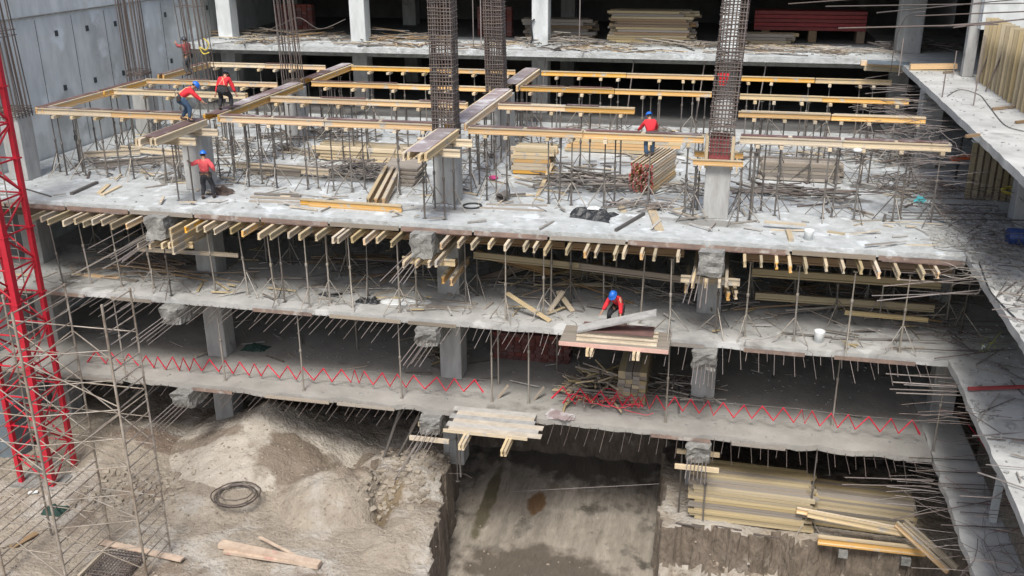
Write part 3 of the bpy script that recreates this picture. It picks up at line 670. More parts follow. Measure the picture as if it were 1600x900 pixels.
tangle('wire_tangle', (-26, 7, 30.6, 31.8), 60, LB, 'loose wire ends along the middle slab edge', m=steel_l, h=.06, r=.008)
tangle('tape_tangle', (-4.6, -2.2, 31.0, 31.9), 9, LC, 'loose red tape tangled over the foot of the brown prop heap', m=redt, h=.5, L=(.5, 1.2), r=.015)
# posts and hoses on the side strips
for k, (xt, yt, xb, yb, z) in enumerate(((1478,110,1472,152,-LB),(1492,80,1489,118,-LB),(1522,55,1521,165,-LB),(1420,60,1404,118,-LB))):
    q = lv(xb, yb, z); p = pl(xt, yt, q.y); rod(q, (q.x, q.y, max(p.z, q.z+1)), .022, rebar_l, '%s upright bar from the right on the top side strip' % ordn(3-k), 'starter bar', 'upright bars on the top side strip', name='upright_bar')
q = lv(1550, 815, LC); po = tagit(bd(q, q+Vector((0, 0, 3.0)), .2, .14, wallm), 'upright pale grey board standing on the lowest side strip', 'plank', None)
q = lv(1580, 745, LC+.1); rod((q.x, q.y, LC), (q.x+.2, q.y, LC+2.6), .03, steel, 'dark prop leaning beside the upright pale board, lowest side strip', 'steel prop')
def hose(pts, r, m, label, name='hose', cat='hose', n=8):
    mb = MB(); P = [Vector(p) for p in pts]; out = []
    for i in range(len(P)-1):
        a = P[max(i-1, 0)]; b = P[i]; c = P[i+1]; d = P[min(i+2, len(P)-1)]
        for k in range(n):
            t = k/n; out.append(.5*((2*b)+(c-a)*t+(2*a-5*b+4*c-d)*t*t+(3*b-a-3*c+d)*t**3))
    out.append(P[-1]); mb.tube(out, r, 6); return tagit(mb.build(name, m, None, True), label, cat)
hose([lv(*p, -LB+.03) for p in ((1480,150),(1500,140),(1530,148),(1545,165),(1570,195),(1600,205))], .014, steel, 'dark cable curling over the top side strip')
hose([lv(*p, .04) for p in ((1530,410),(1545,450),(1560,470),(1590,500))], .02, blackp, 'dark cable lying on the side strip at deck level')
hose([pl(1445,18,40), pl(1418,25,41), pl(1400,60,42), pl(1392,110,43)], .015, rebar_l, 'thin drooping wire at the top right corner', 'wire', 'wire')
# sheeting of upright boards
sh = thing('board_sheeting', (9.75, 36, -LB), 'tall tan sheeting of upright boards at the edge of the top side strip', 'hoarding')
for k in range(26):
    y = 42.3-k*.62; o = bd((9.75+.05*random.random(), y, -LB), (9.75+.05*random.random(), y-.02, -LB+2.45), .46, .05, timber_t, parent=sh, name='board', roll=math.pi/2*0)
    o.matrix_parent_inverse = Matrix.Translation((-9.75, -36, LB))
    w = bd((9.9, y-.3, -LB), (9.9, y-.3, -LB+2.4), .3, .04, timber_b, parent=sh, name='backing_board'); w.matrix_parent_inverse = Matrix.Translation((-9.75, -36, LB))
sh2 = thing('board_sheeting', (9.45, 37.3, 0), 'low tan sheeting of upright boards standing on the deck beneath the side strip', 'hoarding')
for k in range(7):
    bd((-.72+k*.24, 0, 0), (-.72+k*.24, 0, 2.1), .16, .06, timber_t, parent=sh2, name='board')
bd((-.8, .1, 1.0), (.85, .1, 1.0), 2.0, .03, timber_b, parent=sh2, name='backing_board', roll=math.pi/2)
bd((-.85, -.06, 2.14), (.9, -.06, 2.14), .35, .05, wallm, parent=sh2, name='top_plank')
for k, (a, b) in enumerate((((1545,85),(1525,130)),((1570,75),(1540,142)),((1552,65),(1530,120)))):
    q = lv(b[0], b[1], -LB+.05); rod(q, pl(a[0], a[1], q.y+.2), .028, rebar, '%s rusty bar leaning against the tall tan sheeting' % ordn(k), 'bar', 'rusty bars leaning on the tan sheeting')
for k, (px, py) in enumerate(((1482,115),(1560,172),(1578,170),(1597,193),(1520,215))):
    q = lv(px, py, -LB); bd(q+Vector((-.22,-.1,.05)), q+Vector((.2,.12,.07)), .09, .08, timber_b, '%s short dark offcut from the left on the top side strip' % ordn(k), 'offcut', 'offcuts on the top side strip', name='offcut')
# orange sheet, leaf spray, red cloth, blue drum
q = lv(1484, 256, .6); tagit(bd(Vector((q.x, q.y, .8)), Vector((q.x+1.15, q.y+.15, .95)), .5, .10, orange, name='orange_sheet'), 'folded orange sheet draped over bars near the low tan sheeting', 'sheet')
rod(Vector((q.x+.3, q.y, 0)), Vector((q.x+.3, q.y+.02, 1.7)), .05, blackp, 'dark post under the folded orange sheet', 'post', name='post')
q = lv(1590, 372, .25); rod((q.x-.3, q.y, .28), (q.x+.6, q.y, .28), .28, mat('navy_plastic', (.02,.05,.18), None, 8, .5, 0), 'navy blue drum lying on the side strip at the right edge', 'drum', name='drum', seg=16)
q = lv(1594, 300, .5); hose([q, q+Vector((-.35,.1,.12)), q+Vector((-.6,0,.05)), q+Vector((-.3,-.1,-.05)), q+Vector((.3,0,.02))], .06, yellowp, 'yellow rope looped at the right edge above the deck', 'rope', 'rope')
pt = thing('plant', lv(1548, 545, LB+.1), 'yellow green leafy spray hanging over the middle side strip', 'plant')
def leaf(p, s, a, b, m, par):
    mb = MB(); r = Matrix.Rotation(a, 3, 'Z') @ Matrix.Rotation(b, 3, 'X')
    mb.v = [Vector(p)+r @ Vector(q) for q in ((-s*.3,0,0),(0,-s,-s*.2),(s*.3,0,0),(0,s,0))]; mb.f = [[0,1,2,3]]; mb.mi = [0]; return mb.build('leaf', m, par)
for k in range(46):
    t = random.random(); leaf((-.25+.5*random.random()-.35*t, .3-random.random()*.8, .35-.8*t), .09, random.uniform(0, 6), random.uniform(-1, 1), leafm if random.random() < .75 else whitep, pt)
hose([Vector((.3,.3,.5))+pt.location, Vector((0,0,.2))+pt.location, Vector((-.3,-.1,-.4))+pt.location], .01, leafm, 'thin stem of the yellow green spray', 'stem', 'stem')
for o in list(C.objects):
    if o.name.startswith('stem'): o.parent = pt; o.matrix_parent_inverse = Matrix.Translation(-pt.location); del o['category']; del o['label']
rc = MB()
for k in range(4): rc.box((.05*fn(k, 1, 2), 0, -.1*k), (.36-.05*k, .05, .12), Matrix.Rotation(.3*fn(k, 3, 4), 3, 'Y'))
o = rc.build('red_cloth', redv, None); o.location = pl(1130, 122, 32.85)+Vector((0,0,.1)); tagit(o, 'crumpled red cloth caught high in the right dense cage', 'cloth')
def twist(p, q, n, a, name, label, m=redt, r=.017, gapk=None):
    r = .038
    """red warning tape strung in a zigzag between two lines"""
    p = Vector(p); q = Vector(q); pts = []; mb = MB(); d = q-p
    i = 0; t = 0
    while t < 1:
        sag = -.10*math.sin(math.pi*((t*3) % 1))
        w = 1+.75*fn(t*22, 1, 1, 5)
        pts.append(p+d*t+Vector((.03*fn(i, 2, 3), .05*fn(i, 7, 1.3), (a/2*(1 if i % 2 else -1))+sag*.5+.03*fn(i, 3, 2.2))))
        t += w/n; i += 1
    mb.tube(pts, r, 4)
    for sg, yy in ((1, .02), (-1, -.02)): mb.tube([p+d*(k/30)+Vector((0,yy,sg*a/2-.05*math.sin(math.pi*((k/10) % 1)))) for k in range(31)], .006, 4, mi=1)
    return tagit(mb.build(name, [m, rebar_l]), label, 'warning tape')
twist(pl(135,556,31.3), pl(765,604,31.3), 50, .52, 'warning_tape', 'red zigzag warning tape strung along the left half of the lowest slab')
twist(pl(862,612,31.3), pl(1447,669,31.3), 42, .52, 'warning_tape', 'red zigzag warning tape strung along the right half of the lowest slab')
twist(pl(880,622,31.5), pl(1010,628,31.7), 18, .4, 'warning_tape', 'slack red tape bunched in front of the prop heap')
hose([lv(*p, LC+.02) for p in ((1512,662),(1540,700),(1560,735),(1580,780),(1600,812))], .02, redt, 'red tape running along the edge of the lowest side strip', 'warning_tape', 'warning tape')
tagit(bd(lv(1512,612,LB-.0)+Vector((0,0,.1)), lv(1600,609,LB)+Vector((0,0,.1)), .1, .08, redend), 'long red painted bar laid across the middle side strip', 'bar')

# ================================================================== CLUTTER ON THE DECKS
def P(px, py, z=0, dz=0): v = lv(px, py, z); v.z += dz; return v
def plank(a, b, z, w, h, m, label, cat='plank', group=None, beam=False, dz=0, dz2=None):
    p = P(*a, z); q = P(*b, z); hz = (.13*w if beam else h/2)+.004
    p.z += hz+dz; q.z += hz+(dz if dz2 is None else dz2)
    if beam: return ib(p, q, m, label, cat, group, s=w)
    return bd(p, q, w, h, m, label, cat, group)
plank((483,322),(628,332), 0, 1, 0, timber_y, 'long yellow beam lying along the deck edge left of the middle stub', 'beam', beam=True)
plank((470,320),(625,329), 0, .8, 0, timber_y, 'second yellow beam behind the long one at the deck edge', 'beam', beam=True, dz=.01)
for k, (a, b) in enumerate((((576,322),(605,284)),((588,323),(615,286)),((600,323),(624,287)))):
    plank(a, b, 0, 1.2, 0, timber_y if k else timber_l, '%s from left of three yellow beams leaning toward the weathered panels' % ordn(k), 'beam', beam=True, dz2=.35)
for k, (a, b) in enumerate((((390,315),(495,318)),((392,309),(490,313)),((398,304),(470,308)),((250,252),(300,262)))):
    plank(a, b, 0, .14, .05, timber_g, '%s grey plank from the front, loose right of the standing worker' % ordn(k), 'plank', 'grey planks right of the standing worker', dz=.01*k)
plank((112,305),(152,287), 0, .13, .1, steel, 'dark pipe lying near the left end of the deck', 'pipe')
plank((155,303),(170,290), 0, .16, .06, timber_l, 'short pale plank near the left end of the deck', 'plank')
plank((160,306),(188,292), 0, .16, .06, timber_l, 'longer pale plank beside the short one, left deck end', 'plank')
plank((40,296),(80,308), 0, .05, .04, steel, 'thin dark bar at the far left corner of the deck', 'bar')
plank((1016,324),(1030,361), 0, .30, .06, timber_l, 'short pale board lying loose below the red ended stack', 'plank')
plank((966,318),(974,332), 0, .22, .08, timber_l, 'stubby pale block right of the black sheet', 'block')
plank((962,362),(1006,336), 0, .10, .09, steel, 'dark steel pipe lying between the black sheet and pale board', 'pipe')
plank((1193,356),(1258,361), 0, .14, .06, timber_l, 'pale plank laid flat left of the white bucket', 'plank', dz=.18)
plank((1231,362),(1236,378), 0, .16, .1, timber_l, 'pale stub propping the plank left of the bucket', 'block')
plank((1293,363),(1320,367), 0, .12, .05, timber_t, 'short tan lath right of the white bucket', 'plank')
plank((840,307),(862,272), 0, .16, .05, timber_l, 'pale plank leaning to the left pile of boards', 'plank', dz2=.35)
for k, (a, b) in enumerate((((745,325),(850,330)),((760,320),(855,322)),((805,285),(835,293)))):
    plank(a, b, 0, .12, .04, timber_g, '%s thin lath from the front near the black ring' % ordn(k), 'plank', 'thin laths near the black ring')
for k, (a, b) in enumerate((((370,262),(520,272)),((365,266),(515,279)),((440,235),(510,250)),((130,250),(220,245)),((150,262),(290,250)),((190,240),(290,248)),((380,272),(470,276)))):
    plank(a, b, 0, 1, 0, timber_l if k % 2 else timber_g, '%s loose beam in the clutter between the left and middle columns' % ordn(k) if k < 3 or k == 6 else '%s loose beam in the clutter left of the standing worker' % ordn(k-3), 'beam', beam=True, dz=.1*(k % 2))
def stack(loc, rz, nx, nz, L, w, h, m, label, group=None, cat='timber stack', beam=False, endm=None, jit=.04, miss=0, gap=.01):
    t = thing('timber_stack', loc, label, cat, group, rz)
    for k in range(nz):
        if k % 4 == 0 and k and not beam:
            pass
        for i in range(nx):
            if k == nz-1 and random.random() < miss: continue
            y = (i-(nx-1)/2)*(w+gap)+.04*fn(k, nz, 3.3); e = random.uniform(-jit, jit); z = h/2+k*(h+.014)
            a = (-L/2+e, y+random.uniform(-.3, .3)*jit, z+.05); b = (L/2+e+random.uniform(-jit, jit), y, z+.05)
            if beam: ib(a, b, m if not isinstance(m, list) else random.choice(m), parent=t, s=h/.26, name='beam')
            else: bd(a, b, w, h, m if not isinstance(m, list) else random.choice(m), parent=t, name='board')
            if endm: bd((a[0]-.025, a[1], a[2]), (a[0]-.004, a[1], a[2]), w*.5, h*.86, endm, parent=t, name='painted_end')
    for sx in (-.35, .35): bd((L*sx, -nx*w/2, .022), (L*sx, nx*w/2, .022), .08, .044, timber_g, parent=t, name='spacer')
    return t
# red ended stack: long axis runs back from the viewer
a = P(996, 303); stack((a.x+.45, 37.1, 0), math.radians(77), 7, 8, 3.0, .12, .128, [timber_y, timber_l], 'big stack of yellow beams with red painted ends facing the camera', endm=redend, jit=.10, beam=True, gap=.02)
stack((P(832,272).x, 38.2, 0), .04, 5, 7, 1.6, .2, .135, [timber_y, timber_l, timber_t], 'short stack of yellow boards right of the middle column', jit=.14)
stack((P(565,255).x, 38.9, 0), -.06, 6, 4, 4.2, .2, .14, [timber_l, timber_t, timber_l], 'wide stack of yellow boards behind the prop heap, left-middle bay', jit=.3)
stack((P(1248,280).x, 39.2, 0), -.02, 6, 5, 3.0, .2, .12, [timber_g], 'low stack of weathered grey planks in the right-hand bay', jit=.12)
stack((P(1000,222).x-.6, 42.6, 0), -.02, 5, 5, 4.6, .2, .13, [timber_y, timber_l], 'long yellow stack behind the leaning worker, partly hidden by beams', jit=.2)
fp = thing('form_panel_stack', P(625, 285), 'pile of weathered grey form panels beside the middle column', 'panel stack', None, -.1)
for k in range(5): bd((-.85+.05*k, .1*k, .1+.13*k), (.85-.1*random.random(), .12*k, .1+.13*k), 1.1, .09, timber_g, parent=fp, name='panel', roll=.12)
def heapbars(loc, n, rx, ry, h, m, label, L=(1.0, 2.2), r=.03, dirn=0, spread_=.5, cat='prop heap', name='prop_heap'):
    t = thing(name, loc, label, cat)
    for k in range(n):
        u = random.uniform(-1, 1); v = random.uniform(-1, 1); z = .04+h*random.random()*max(0, 1-abs(u)**1.5)*max(.2, 1-abs(v))
        a = dirn+random.gauss(0, spread_); l = random.uniform(*L)/2; d = Vector((math.cos(a)*l, math.sin(a)*l, random.uniform(-.12, .12)*l))
        c = Vector((u*rx, v*ry, z+.12*l)); mm = random.choice(m) if isinstance(m, list) else m
        rod(c-d, c+d, r*random.uniform(.7, 1.2), mm, parent=t, name='prop_tube', seg=6)
    return t
heapbars(P(925,290), 90, 1.6, .9, .85, [steel, steel, steel_l, rebar_l], 'heap of grey steel props and tripods left of the red ended stack', spread_=.7)
heapbars(P(575,275), 75, 1.5, .8, .8, [steel, rebar_l, steel, steel_l], 'heap of grey props in front of the weathered panels', spread_=1.2)
heapbars(P(1000,325), 22, .9, .4, .15, [steel, rebar_l], 'low scatter of dark bars below the red ended stack', L=(.8,1.6), dirn=.5, spread_=.3, r=.022)
heapbars(P(1245,305), 40, 1.8, .6, .2, [steel, rebar], 'flat scatter of bars in front of the grey planks', spread_=.4)
heapbars(P(500,215), 45, 2.2, 1.0, .5, [steel, rebar], 'dark prop heap far back in the left-middle bay', spread_=.8)
heapbars(P(1380,250), 50, 2.0, 1.2, .4, [steel, rebar, steel_l], 'scattered bars near the right-hand tripod', spread_=1.4)
for k, (px, py, n_, rx, ry, ll) in enumerate(((420,235,34,2.2,1.2,'far behind the standing worker'),(215,262,30,2.4,.9,'beside the far-left column'),(1080,300,34,1.2,.7,'at the foot of the right front column'),(960,205,30,2.4,.8,'behind the front beam run, right-middle bay'),(1420,290,46,1.4,1.6,'near the low tan sheeting'),(780,235,24,1.4,1.4,'behind the middle column'),(520,265,30,1.2,.6,'just left of the grey prop heap'))):
    heapbars(P(px, py), n_, rx, ry, .35, [steel_l, steel, rebar_l, timber_g], 'loose litter of bars and tripods %s' % ll, spread_=1.3, L=(.5, 1.5), r=.02)
heapbars(P(690,560, LC), 26, .8, .4, .6, [rebar_l, steel, timber_t], 'small heap of rods beside the middle column on the lowest slab', spread_=1.0, L=(.6, 1.4))
heapbars(P(935,615, LC), 110, 1.05, 1.0, 1.35, [timber_t, timber_g, timber_l, rebar_l, steel_l], 'fan shaped heap of brown props and timber on the lowest slab', spread_=1.1, L=(.8, 2.0), r=.04)
heapbars(P(1060,612, LC), 45, 1.2, .9, .8, [steel, steel_l, timber_g], 'grey prop heap left of the right column on the lowest slab', spread_=.9)
heapbars(P(1340,480, LB), 40, 2.6, 1.2, .35, [timber_b, steel, timber_g], 'pile of timber and tubes deep on the middle floor, right', L=(1.5, 4), dirn=-.05, spread_=.25)
heapbars(P(1090,470, LB), 45, 1.6, .8, .4, [steel, steel_l], 'prop heap behind the platform on the middle floor', spread_=1)
heapbars(P(880,445, LB), 35, 2.0, 1.0, .7, [timber_b, timber_t, steel], 'crossed timbers in the shade below the deck middle', L=(1.5, 4), spread_=.5)
heapbars(P(250,425, LB), 30, 2.8, 1.0, .4, [timber_b, steel], 'dark timbers in the shade at the left of the middle floor', L=(1.5, 3.5), spread_=.4)
heapbars(P(590,425, LB), 30, 2.4, 1.0, .5, [timber_b, steel], 'dark timbers in the shade left of the middle column', L=(1.5, 3.5), spread_=.6)
# black sheet, ring, pipe, buckets, cyan bag
def crumple(loc, rx, ry, h, m, name, label, seed=1, cat='sheet', rz=0):
    n = 16; v = []; f = []
    for j in range(n+1):
        for i in range(n+1):
            u = i/n*2-1; w = j/n*2-1; rr = 1+.3*fn(u*1.5, w*1.5, 1, seed)
            v.append((u*rx*rr, w*ry*rr, h*(.5+.9*fn(u*2, w*2, 1.3, seed+3))*max(0, 1-max(abs(u), abs(w))**3)+.012))
    for j in range(n):
        for i in range(n): a = j*(n+1)+i; f.append((a, a+1, a+n+2, a+n+1))
    me = bpy.data.meshes.new(name); me.from_pydata(v, [], f); me.materials.append(m)
    o = link(name, me); o.location = loc; o.rotation_euler = (0, 0, rz); md = o.modifiers.new('s', 'SOLIDIFY'); md.thickness = .012
    return tagit(o, label, cat)
crumple(P(925,338), .75, .5, .38, blackp, 'black_sheet', 'crumpled black plastic sheet lying on the deck before the prop heap', 3, rz=-.2)
crumple(P(927,337,0,.26), .2, .16, .06, whitep, 'paper_sheet', 'small white sheet on top of the crumpled black plastic', 5)
crumple(P(575,471,LB), .42, .25, .2, blackp, 'black_sheet', 'small crumpled black bag on the middle slab edge', 6)
crumple(P(515,461,LB), .4, .2, .12, blackp, 'black_sheet', 'flat dark rag left of the crumpled black bag', 8)
crumple(P(398,545,LC), .5, .3, .25, greenm, 'green_sheet', 'dark green sheet on the lowest slab right of the left column', 9)
crumple(P(795,555,LC), .4, .25, .2, greenm, 'green_sheet', 'dull green sheet in front of the brick stack', 10)
crumple(P(630,472,LB), .9, .35, .05, whitep, 'pale_sheet', 'thin pale sheet spread beside the black bag', 14)
for k, (a, b) in enumerate((((585,462),(625,452)),((756,484),(770,473)),((640,478),(740,482)),((690,470),(745,476)))):
    plank(a, b, LB, .12, .05, timber_g, '%s small weathered plank from the left on the middle slab edge' % ordn(k), 'plank', 'small planks on the middle slab edge')
def ringobj(p, R, r, m, label, name, cat, n=28, sq=1):
    mb = MB(); mb.tube([(R*math.cos(i/n*6.2832), R*sq*math.sin(i/n*6.2832), r) for i in range(n)], r, 8, True)
    o = mb.build(name, m, None, True); o.location = p; return tagit(o, label, cat)
ringobj(P(738,323), .33, .035, blackp, 'black hose ring lying on the deck edge right of the middle stub', 'hose_ring', 'hose')
def tubeobj(p0, p1, R, m, label, name, cat):
    p0 = Vector(p0); p1 = Vector(p1); mb = MB(); n = 18; d, L = orient(p0, p1)
    for rr, xs in ((R, (-L/2, L/2)), (R*.82, (-L/2, L/2))):
        for x in xs:
            for i in range(n): mb.v.append(Vector((x, rr*math.cos(i/n*6.2832), rr*math.sin(i/n*6.2832))))
    for i in range(n):
        j = (i+1) % n
        mb.f += [[i, j, n+j, n+i], [2*n+j, 2*n+i, 3*n+i, 3*n+j], [i, 2*n+i, 2*n+j, j], [n+i, n+j, 3*n+j, 3*n+i]]; mb.mi += [0]*4
    o = mb.build(name, m, None, False); d.translation = (p0+p1)/2; o.matrix_world = d; return tagit(o, label, cat)
a = P(784,314); tubeobj((a.x-.02, a.y-.2, .17), (a.x+.1, a.y+.3, .17), .17, steel, 'short dark pipe with its open mouth toward the camera', 'pipe_piece', 'pipe')
def bucket(p, label, m=whitep, R=.15, H=.32):
    t = thing('bucket', p, label, 'bucket'); mb = MB(); n = 16
    for (r, z) in ((R*.82, 0), (R, H), (R*1.08, H), (R*1.08, H-.03), (R*.93, H-.005), (R*.78, .03)):
        for i in range(n): mb.v.append(Vector((r*math.cos(i/n*6.2832), r*math.sin(i/n*6.2832), z)))
    for a_, b_ in ((0,3),(3,2),(2,4),(4,5)):
        for i in range(n): j = (i+1) % n; mb.f.append([a_*n+i, a_*n+j, b_*n+j, b_*n+i]); mb.mi.append(0)
    mb.f += [[i for i in range(n)][::-1], [5*n+i for i in range(n)]]; mb.mi += [0, 0]
    mb.build('bucket_body', m, t, True)
    hb = MB(); hb.tube([(R*1.08*math.cos(a), .02, H-.02-R*.9*math.sin(a)) for a in [i/8*math.pi for i in range(9)]], .006, 4); hb.build('handle', steel_l, t)
bucket(P(1263,374), 'white bucket standing on the deck edge in the right-hand bay')
bucket(P(1279,534,LB), 'white bucket standing on the middle slab edge on the right', R=.17, H=.4)
crumple(P(1438,316), .22, .16, .25, cyanp, 'cyan_bag', 'small cyan plastic bag on the deck near the right end', 21, 'bag')
crumple(P(1449,318), .16, .12, .12, whitep, 'white_bag', 'small white bag touching the cyan bag', 22, 'bag')
ringobj(P(771,280,0,.02), .14, .05, pinkm, 'magenta ring lying beyond the short dark pipe', 'plastic_ring', 'ring')
ringobj(pl(1340,237,33.4), .10, .05, whitep, 'pale ring hooked on props under the front right beam run', 'plastic_ring', 'ring')
crumple(P(345,302), .5, .33, .30, mat('mortar_tub', (.10,.07,.055), (.05,.04,.035), 6, .9, .4), 'mortar_heap', 'dark mortar heap at the feet of the standing worker', 31, 'heap')
for k, (px, py, s) in enumerate(((1380,280,.9),(1310,285,.7),(1390,262,.6))):
    pass
# middle level timbers
def tim(a, ya, b, yb, m, label, w=.12, h=.1, beam=True, cat='beam', grp=None, s=1.0):
    p = pl(*a, ya); q = pl(*b, yb)
    return ib(p, q, m, label, cat, grp, s=s) if beam else bd(p, q, w, h, m, label, cat, grp)
tim((213,389),31.6,(372,399),31.6, timber_l, 'long pale beam slung between props under the left deck edge', s=.6)
tim((237,382),32.4,(295,384),32.4, timber_l, 'short pale beam above the long slung one, left', s=.7)
tim((692,438),30.6,(718,402),33.4, timber_y, 'left yellow beam of a pair pointing out below the middle stub')
tim((705,441),30.6,(732,405),33.4, timber_y, 'right yellow beam of a pair pointing out below the middle stub')
tim((1072,452),30.8,(1076,420),33.2, timber_y, 'upright looking yellow beam left of the right stub')
tim((1138,464),30.5,(1130,425),33.4, timber_y, 'left yellow beam of a pair right of the right stub')
tim((1150,462),30.5,(1140,425),33.4, timber_l, 'right yellow beam of a pair right of the right stub')
tim((740,398),32.6,(905,416),32.8, timber_t, 'long brown beam slung in the shade right of the middle stub')
tim((905,416),32.9,(1065,436),33.0, timber_g, 'long grey beam slung in the shade toward the right stub')
tim((745,395),34,(860,425),34.2, timber_b, 'brown brace slanting down in the shade right of the middle stub')
tim((740,440),34.6,(840,410),34.6, timber_b, 'brown brace slanting up in the shade right of the middle stub')
tim((1175,425),32.6,(1470,445),32.6, timber_t, 'long brown beam slung under the right deck edge', s=1.1)
tim((1180,462),33.6,(1460,482),33.6, timber_t, 'long brown ledger low in the shade on the right', s=1.0)
tim((1320,488),32.4,(1450,500),32.4, timber_t, 'thin tan ledger above the white bucket, middle floor', s=.6)
tim((112,430),29.9,(228,368),30.9, steel_l, 'long tube slanting up toward the left stub, lower one', w=.05, h=.05, beam=False, cat='tube')
tim((160,420),30.4,(225,385),31.2, steel_l, 'shorter tube slanting up toward the left stub', w=.05, h=.05, beam=False, cat='tube')
def leanb(a, b, z, hz, m, label, w=.2, h=.05):
    p = P(*a, z); q = pl(*b, p.y+.5); return bd(p+Vector((0,0,.03)), q, w, h, m, label, 'plank')
leanb((860,503),(792,458), LB, .3, timber_l, 'long pale plank lying down toward the slab edge left of the A-shaped pair')
leanb((858,488),(880,455), LB, .5, timber_l, 'left leaning plank of the A-shaped pair on the middle slab')
leanb((895,488),(872,455), LB, .5, timber_l, 'right leaning plank of the A-shaped pair on the middle slab')
plank((130,430),(185,436), LB, .22, .05, timber_y, 'yellow board lying flat at the left of the middle slab', 'plank')
plank((160,434),(215,440), LB, .2, .05, timber_g, 'weathered board lying flat beside the yellow one, left', 'plank')
rod(P(1220,522,LB,.04), P(1300,529,LB,.04), .045, steel, 'dark pipe lying left of the lower white bucket', 'pipe', name='pipe_piece')
rod(P(1300,531,LB,.04), P(1426,533,LB,.04), .04, steel, 'dark pipe lying right of the lower white bucket', 'pipe', name='pipe_piece')
grey_panel = mat('grey_weathered_panel', (.40,.40,.39), (.24,.24,.235), 3, .8, .3, 10)
# cantilever working platform on the middle slab
pale3 = mat('cream_timber', (.60,.52,.40), (.42,.36,.27), 3, .8, .2)
wp = thing('work_platform', (-3.1, 30.2, LB), 'timber work platform jutting from the middle slab with a pink edge board', 'platform')
bd((-1.85, -.25, .06), (1.75, -.25, .06), 1.5, .04, timber_g, parent=wp, name='deck_sheet')
bd((-1.85, -1.02, .05), (1.75, -1.02, .05), .05, .13, mat('pale_pink_timber', (.62,.40,.33), (.5,.32,.27), 3, .8, .2), parent=wp, name='edge_board')
for k in range(3): ib((-1.3+.02*k, -.75+.34*k, .19), (1.35, -.72+.34*k, .19), pale3, parent=wp, name='plank', s=.8)
for x in (-.8, .72):
    for s_ in (-.07, .07): ib((x+s_, -1.25, -.13), (x+s_, 1.6, -.13), timber_l, parent=wp, name='cantilever_beam', s=.9)
bd((-1.2, -.1, .33), (1.2, -.1, .33), .8, .03, plyb, parent=wp, name='deck_sheet')
pn = bd(pl(903,514,29.9), pl(1026,489,29.9), .42, .07, grey_panel, 'weathered grey panel tilted up in the hands of the kneeling worker', 'panel', name='loose_panel', roll=.15)
# platform of boards below, on the lowest slab
dustl = mat('dusty_lath', (.46,.45,.42), (.32,.31,.29), 3, .85, .2)
pale2 = mat('dusty_white_board', (.52,.47,.39), (.36,.32,.26), 2, .85, .3, 10)
w2 = thing('work_platform', (-7.15, 30.1, LC), 'platform of pale boards jutting over the pit from the lowest slab', 'platform')
for k in range(6): bd((-1.75+random.uniform(-.1, .15), -1.08+.26*k, .055+.016*k), (1.65+random.uniform(-.45, .1), -1.05+.26*k, .055+.016*k), .285, .035, (pale2, dustl, pale2, grey_panel)[k % 4], parent=w2, name='board')
bd((-1.8, -1.24, .02), (1.2, -1.24, .02), .05, .12, timber_l, parent=w2, name='edge_board')
for x in (-.95, .55):
    for s_ in (-.06, .06): ib((x+s_, -2.0 if x < 0 else -2.1, -.14), (x+s_, 1.6, -.14), timber_l, parent=w2, name='cantilever_beam', s=.85)
w2b = thing('broken_boards', P(868,652,LC), 'torn pale sheet of plywood at the edge of the lowest slab by the platform', 'plywood')
for k in range(3): bd((-.3, .1*k, .03+.03*k), (.7-.1*k, .05-.1*k, .05+.03*k), .45, .02, plyl, parent=w2b, name='ply_piece', roll=.06*k)
for k, (px, py) in enumerate(((778,622), (834,625))):
    q = P(px, py, LC); bd(q, q+Vector((.35, .25, .45)), .1, .06, timber_g, '%s short board leaning up on the lowest slab, over the platform' % ['left', 'right'][k], 'plank')
# brick stack and timber stack on the lowest slab
bs = thing('brick_stack', P(830,562,LC), 'long low stack of dark red hollow bricks deep on the lowest slab', 'brick stack')
for k in range(7):
    for i in range(11):
        for j in range(2):
            bd((-1.55+i*.285+(.06 if k % 2 else 0), .35*j, .09+k*.165), (-1.29+i*.285+(.06 if k % 2 else 0), .35*j, .09+k*.165), .33, .155, brickm, parent=bs, name='brick')
stack((-2.75, 33.9, LC), math.pi/2, 4, 8, 3.6, .25, .15, [timber_t, timber_g], 'long tan board stack running back beside the prop heap', jit=.05)
# clamps round lower stubs
for cx, z, nm in ((-9.8, LC-1.0, 'middle'), (-.2, LC-1.0, 'right')):
    for k, y in enumerate((29.85, 30.9)):
        bd((cx-.75, y, z), (cx+.75, y, z), .1, .16, timber_l, '%s pale clamp timber below the %s stub of the lowest slab' % (['front', 'rear'][k], nm), 'timber', 'clamp timbers below the lowest slab')
# stacks deep on the top floor and bricks
zD = -LB
stack((P(1020,62,zD).x, 53.2, zD), 0, 7, 12, 4.0, .2, .12, [timber_t, timber_t, timber_b, timber_g], 'pale yellow timber stack deep on the top floor between rear columns', jit=.32)
stack((P(930,60,zD).x-2.0, 54.6, zD), .03, 5, 6, 3.6, .24, .15, [timber_g, timber_b], 'dark timber stack left of the pale one on the top floor', jit=.3)
stack((P(1190,62,zD).x+.3, 53.6, zD), 0, 4, 3, 2.6, .24, .15, [timber_t, timber_g], 'low timber stack at the left foot of the red stack', jit=.25)
for nm, px, w, hh in (('far left', 430, 7, 8), ('right of the middle cage', 770, 6, 8)):
    t = thing('brick_stack', (P(px, 58, zD).x, 54.5, zD), 'dark red brick stack on the shaded top floor, %s' % nm, 'brick stack')
    for k in range(hh):
        for i in range(w): bd((-.9+i*.33, 0, .12+.2*k), (-.61+i*.33, 0, .12+.2*k), .4, .185, brickm, parent=t, name='brick')
rs = thing('red_panel_stack', (P(1262, 55, zD).x, 55, zD), 'stack of bright red panels deep on the top floor, right', 'panel stack')
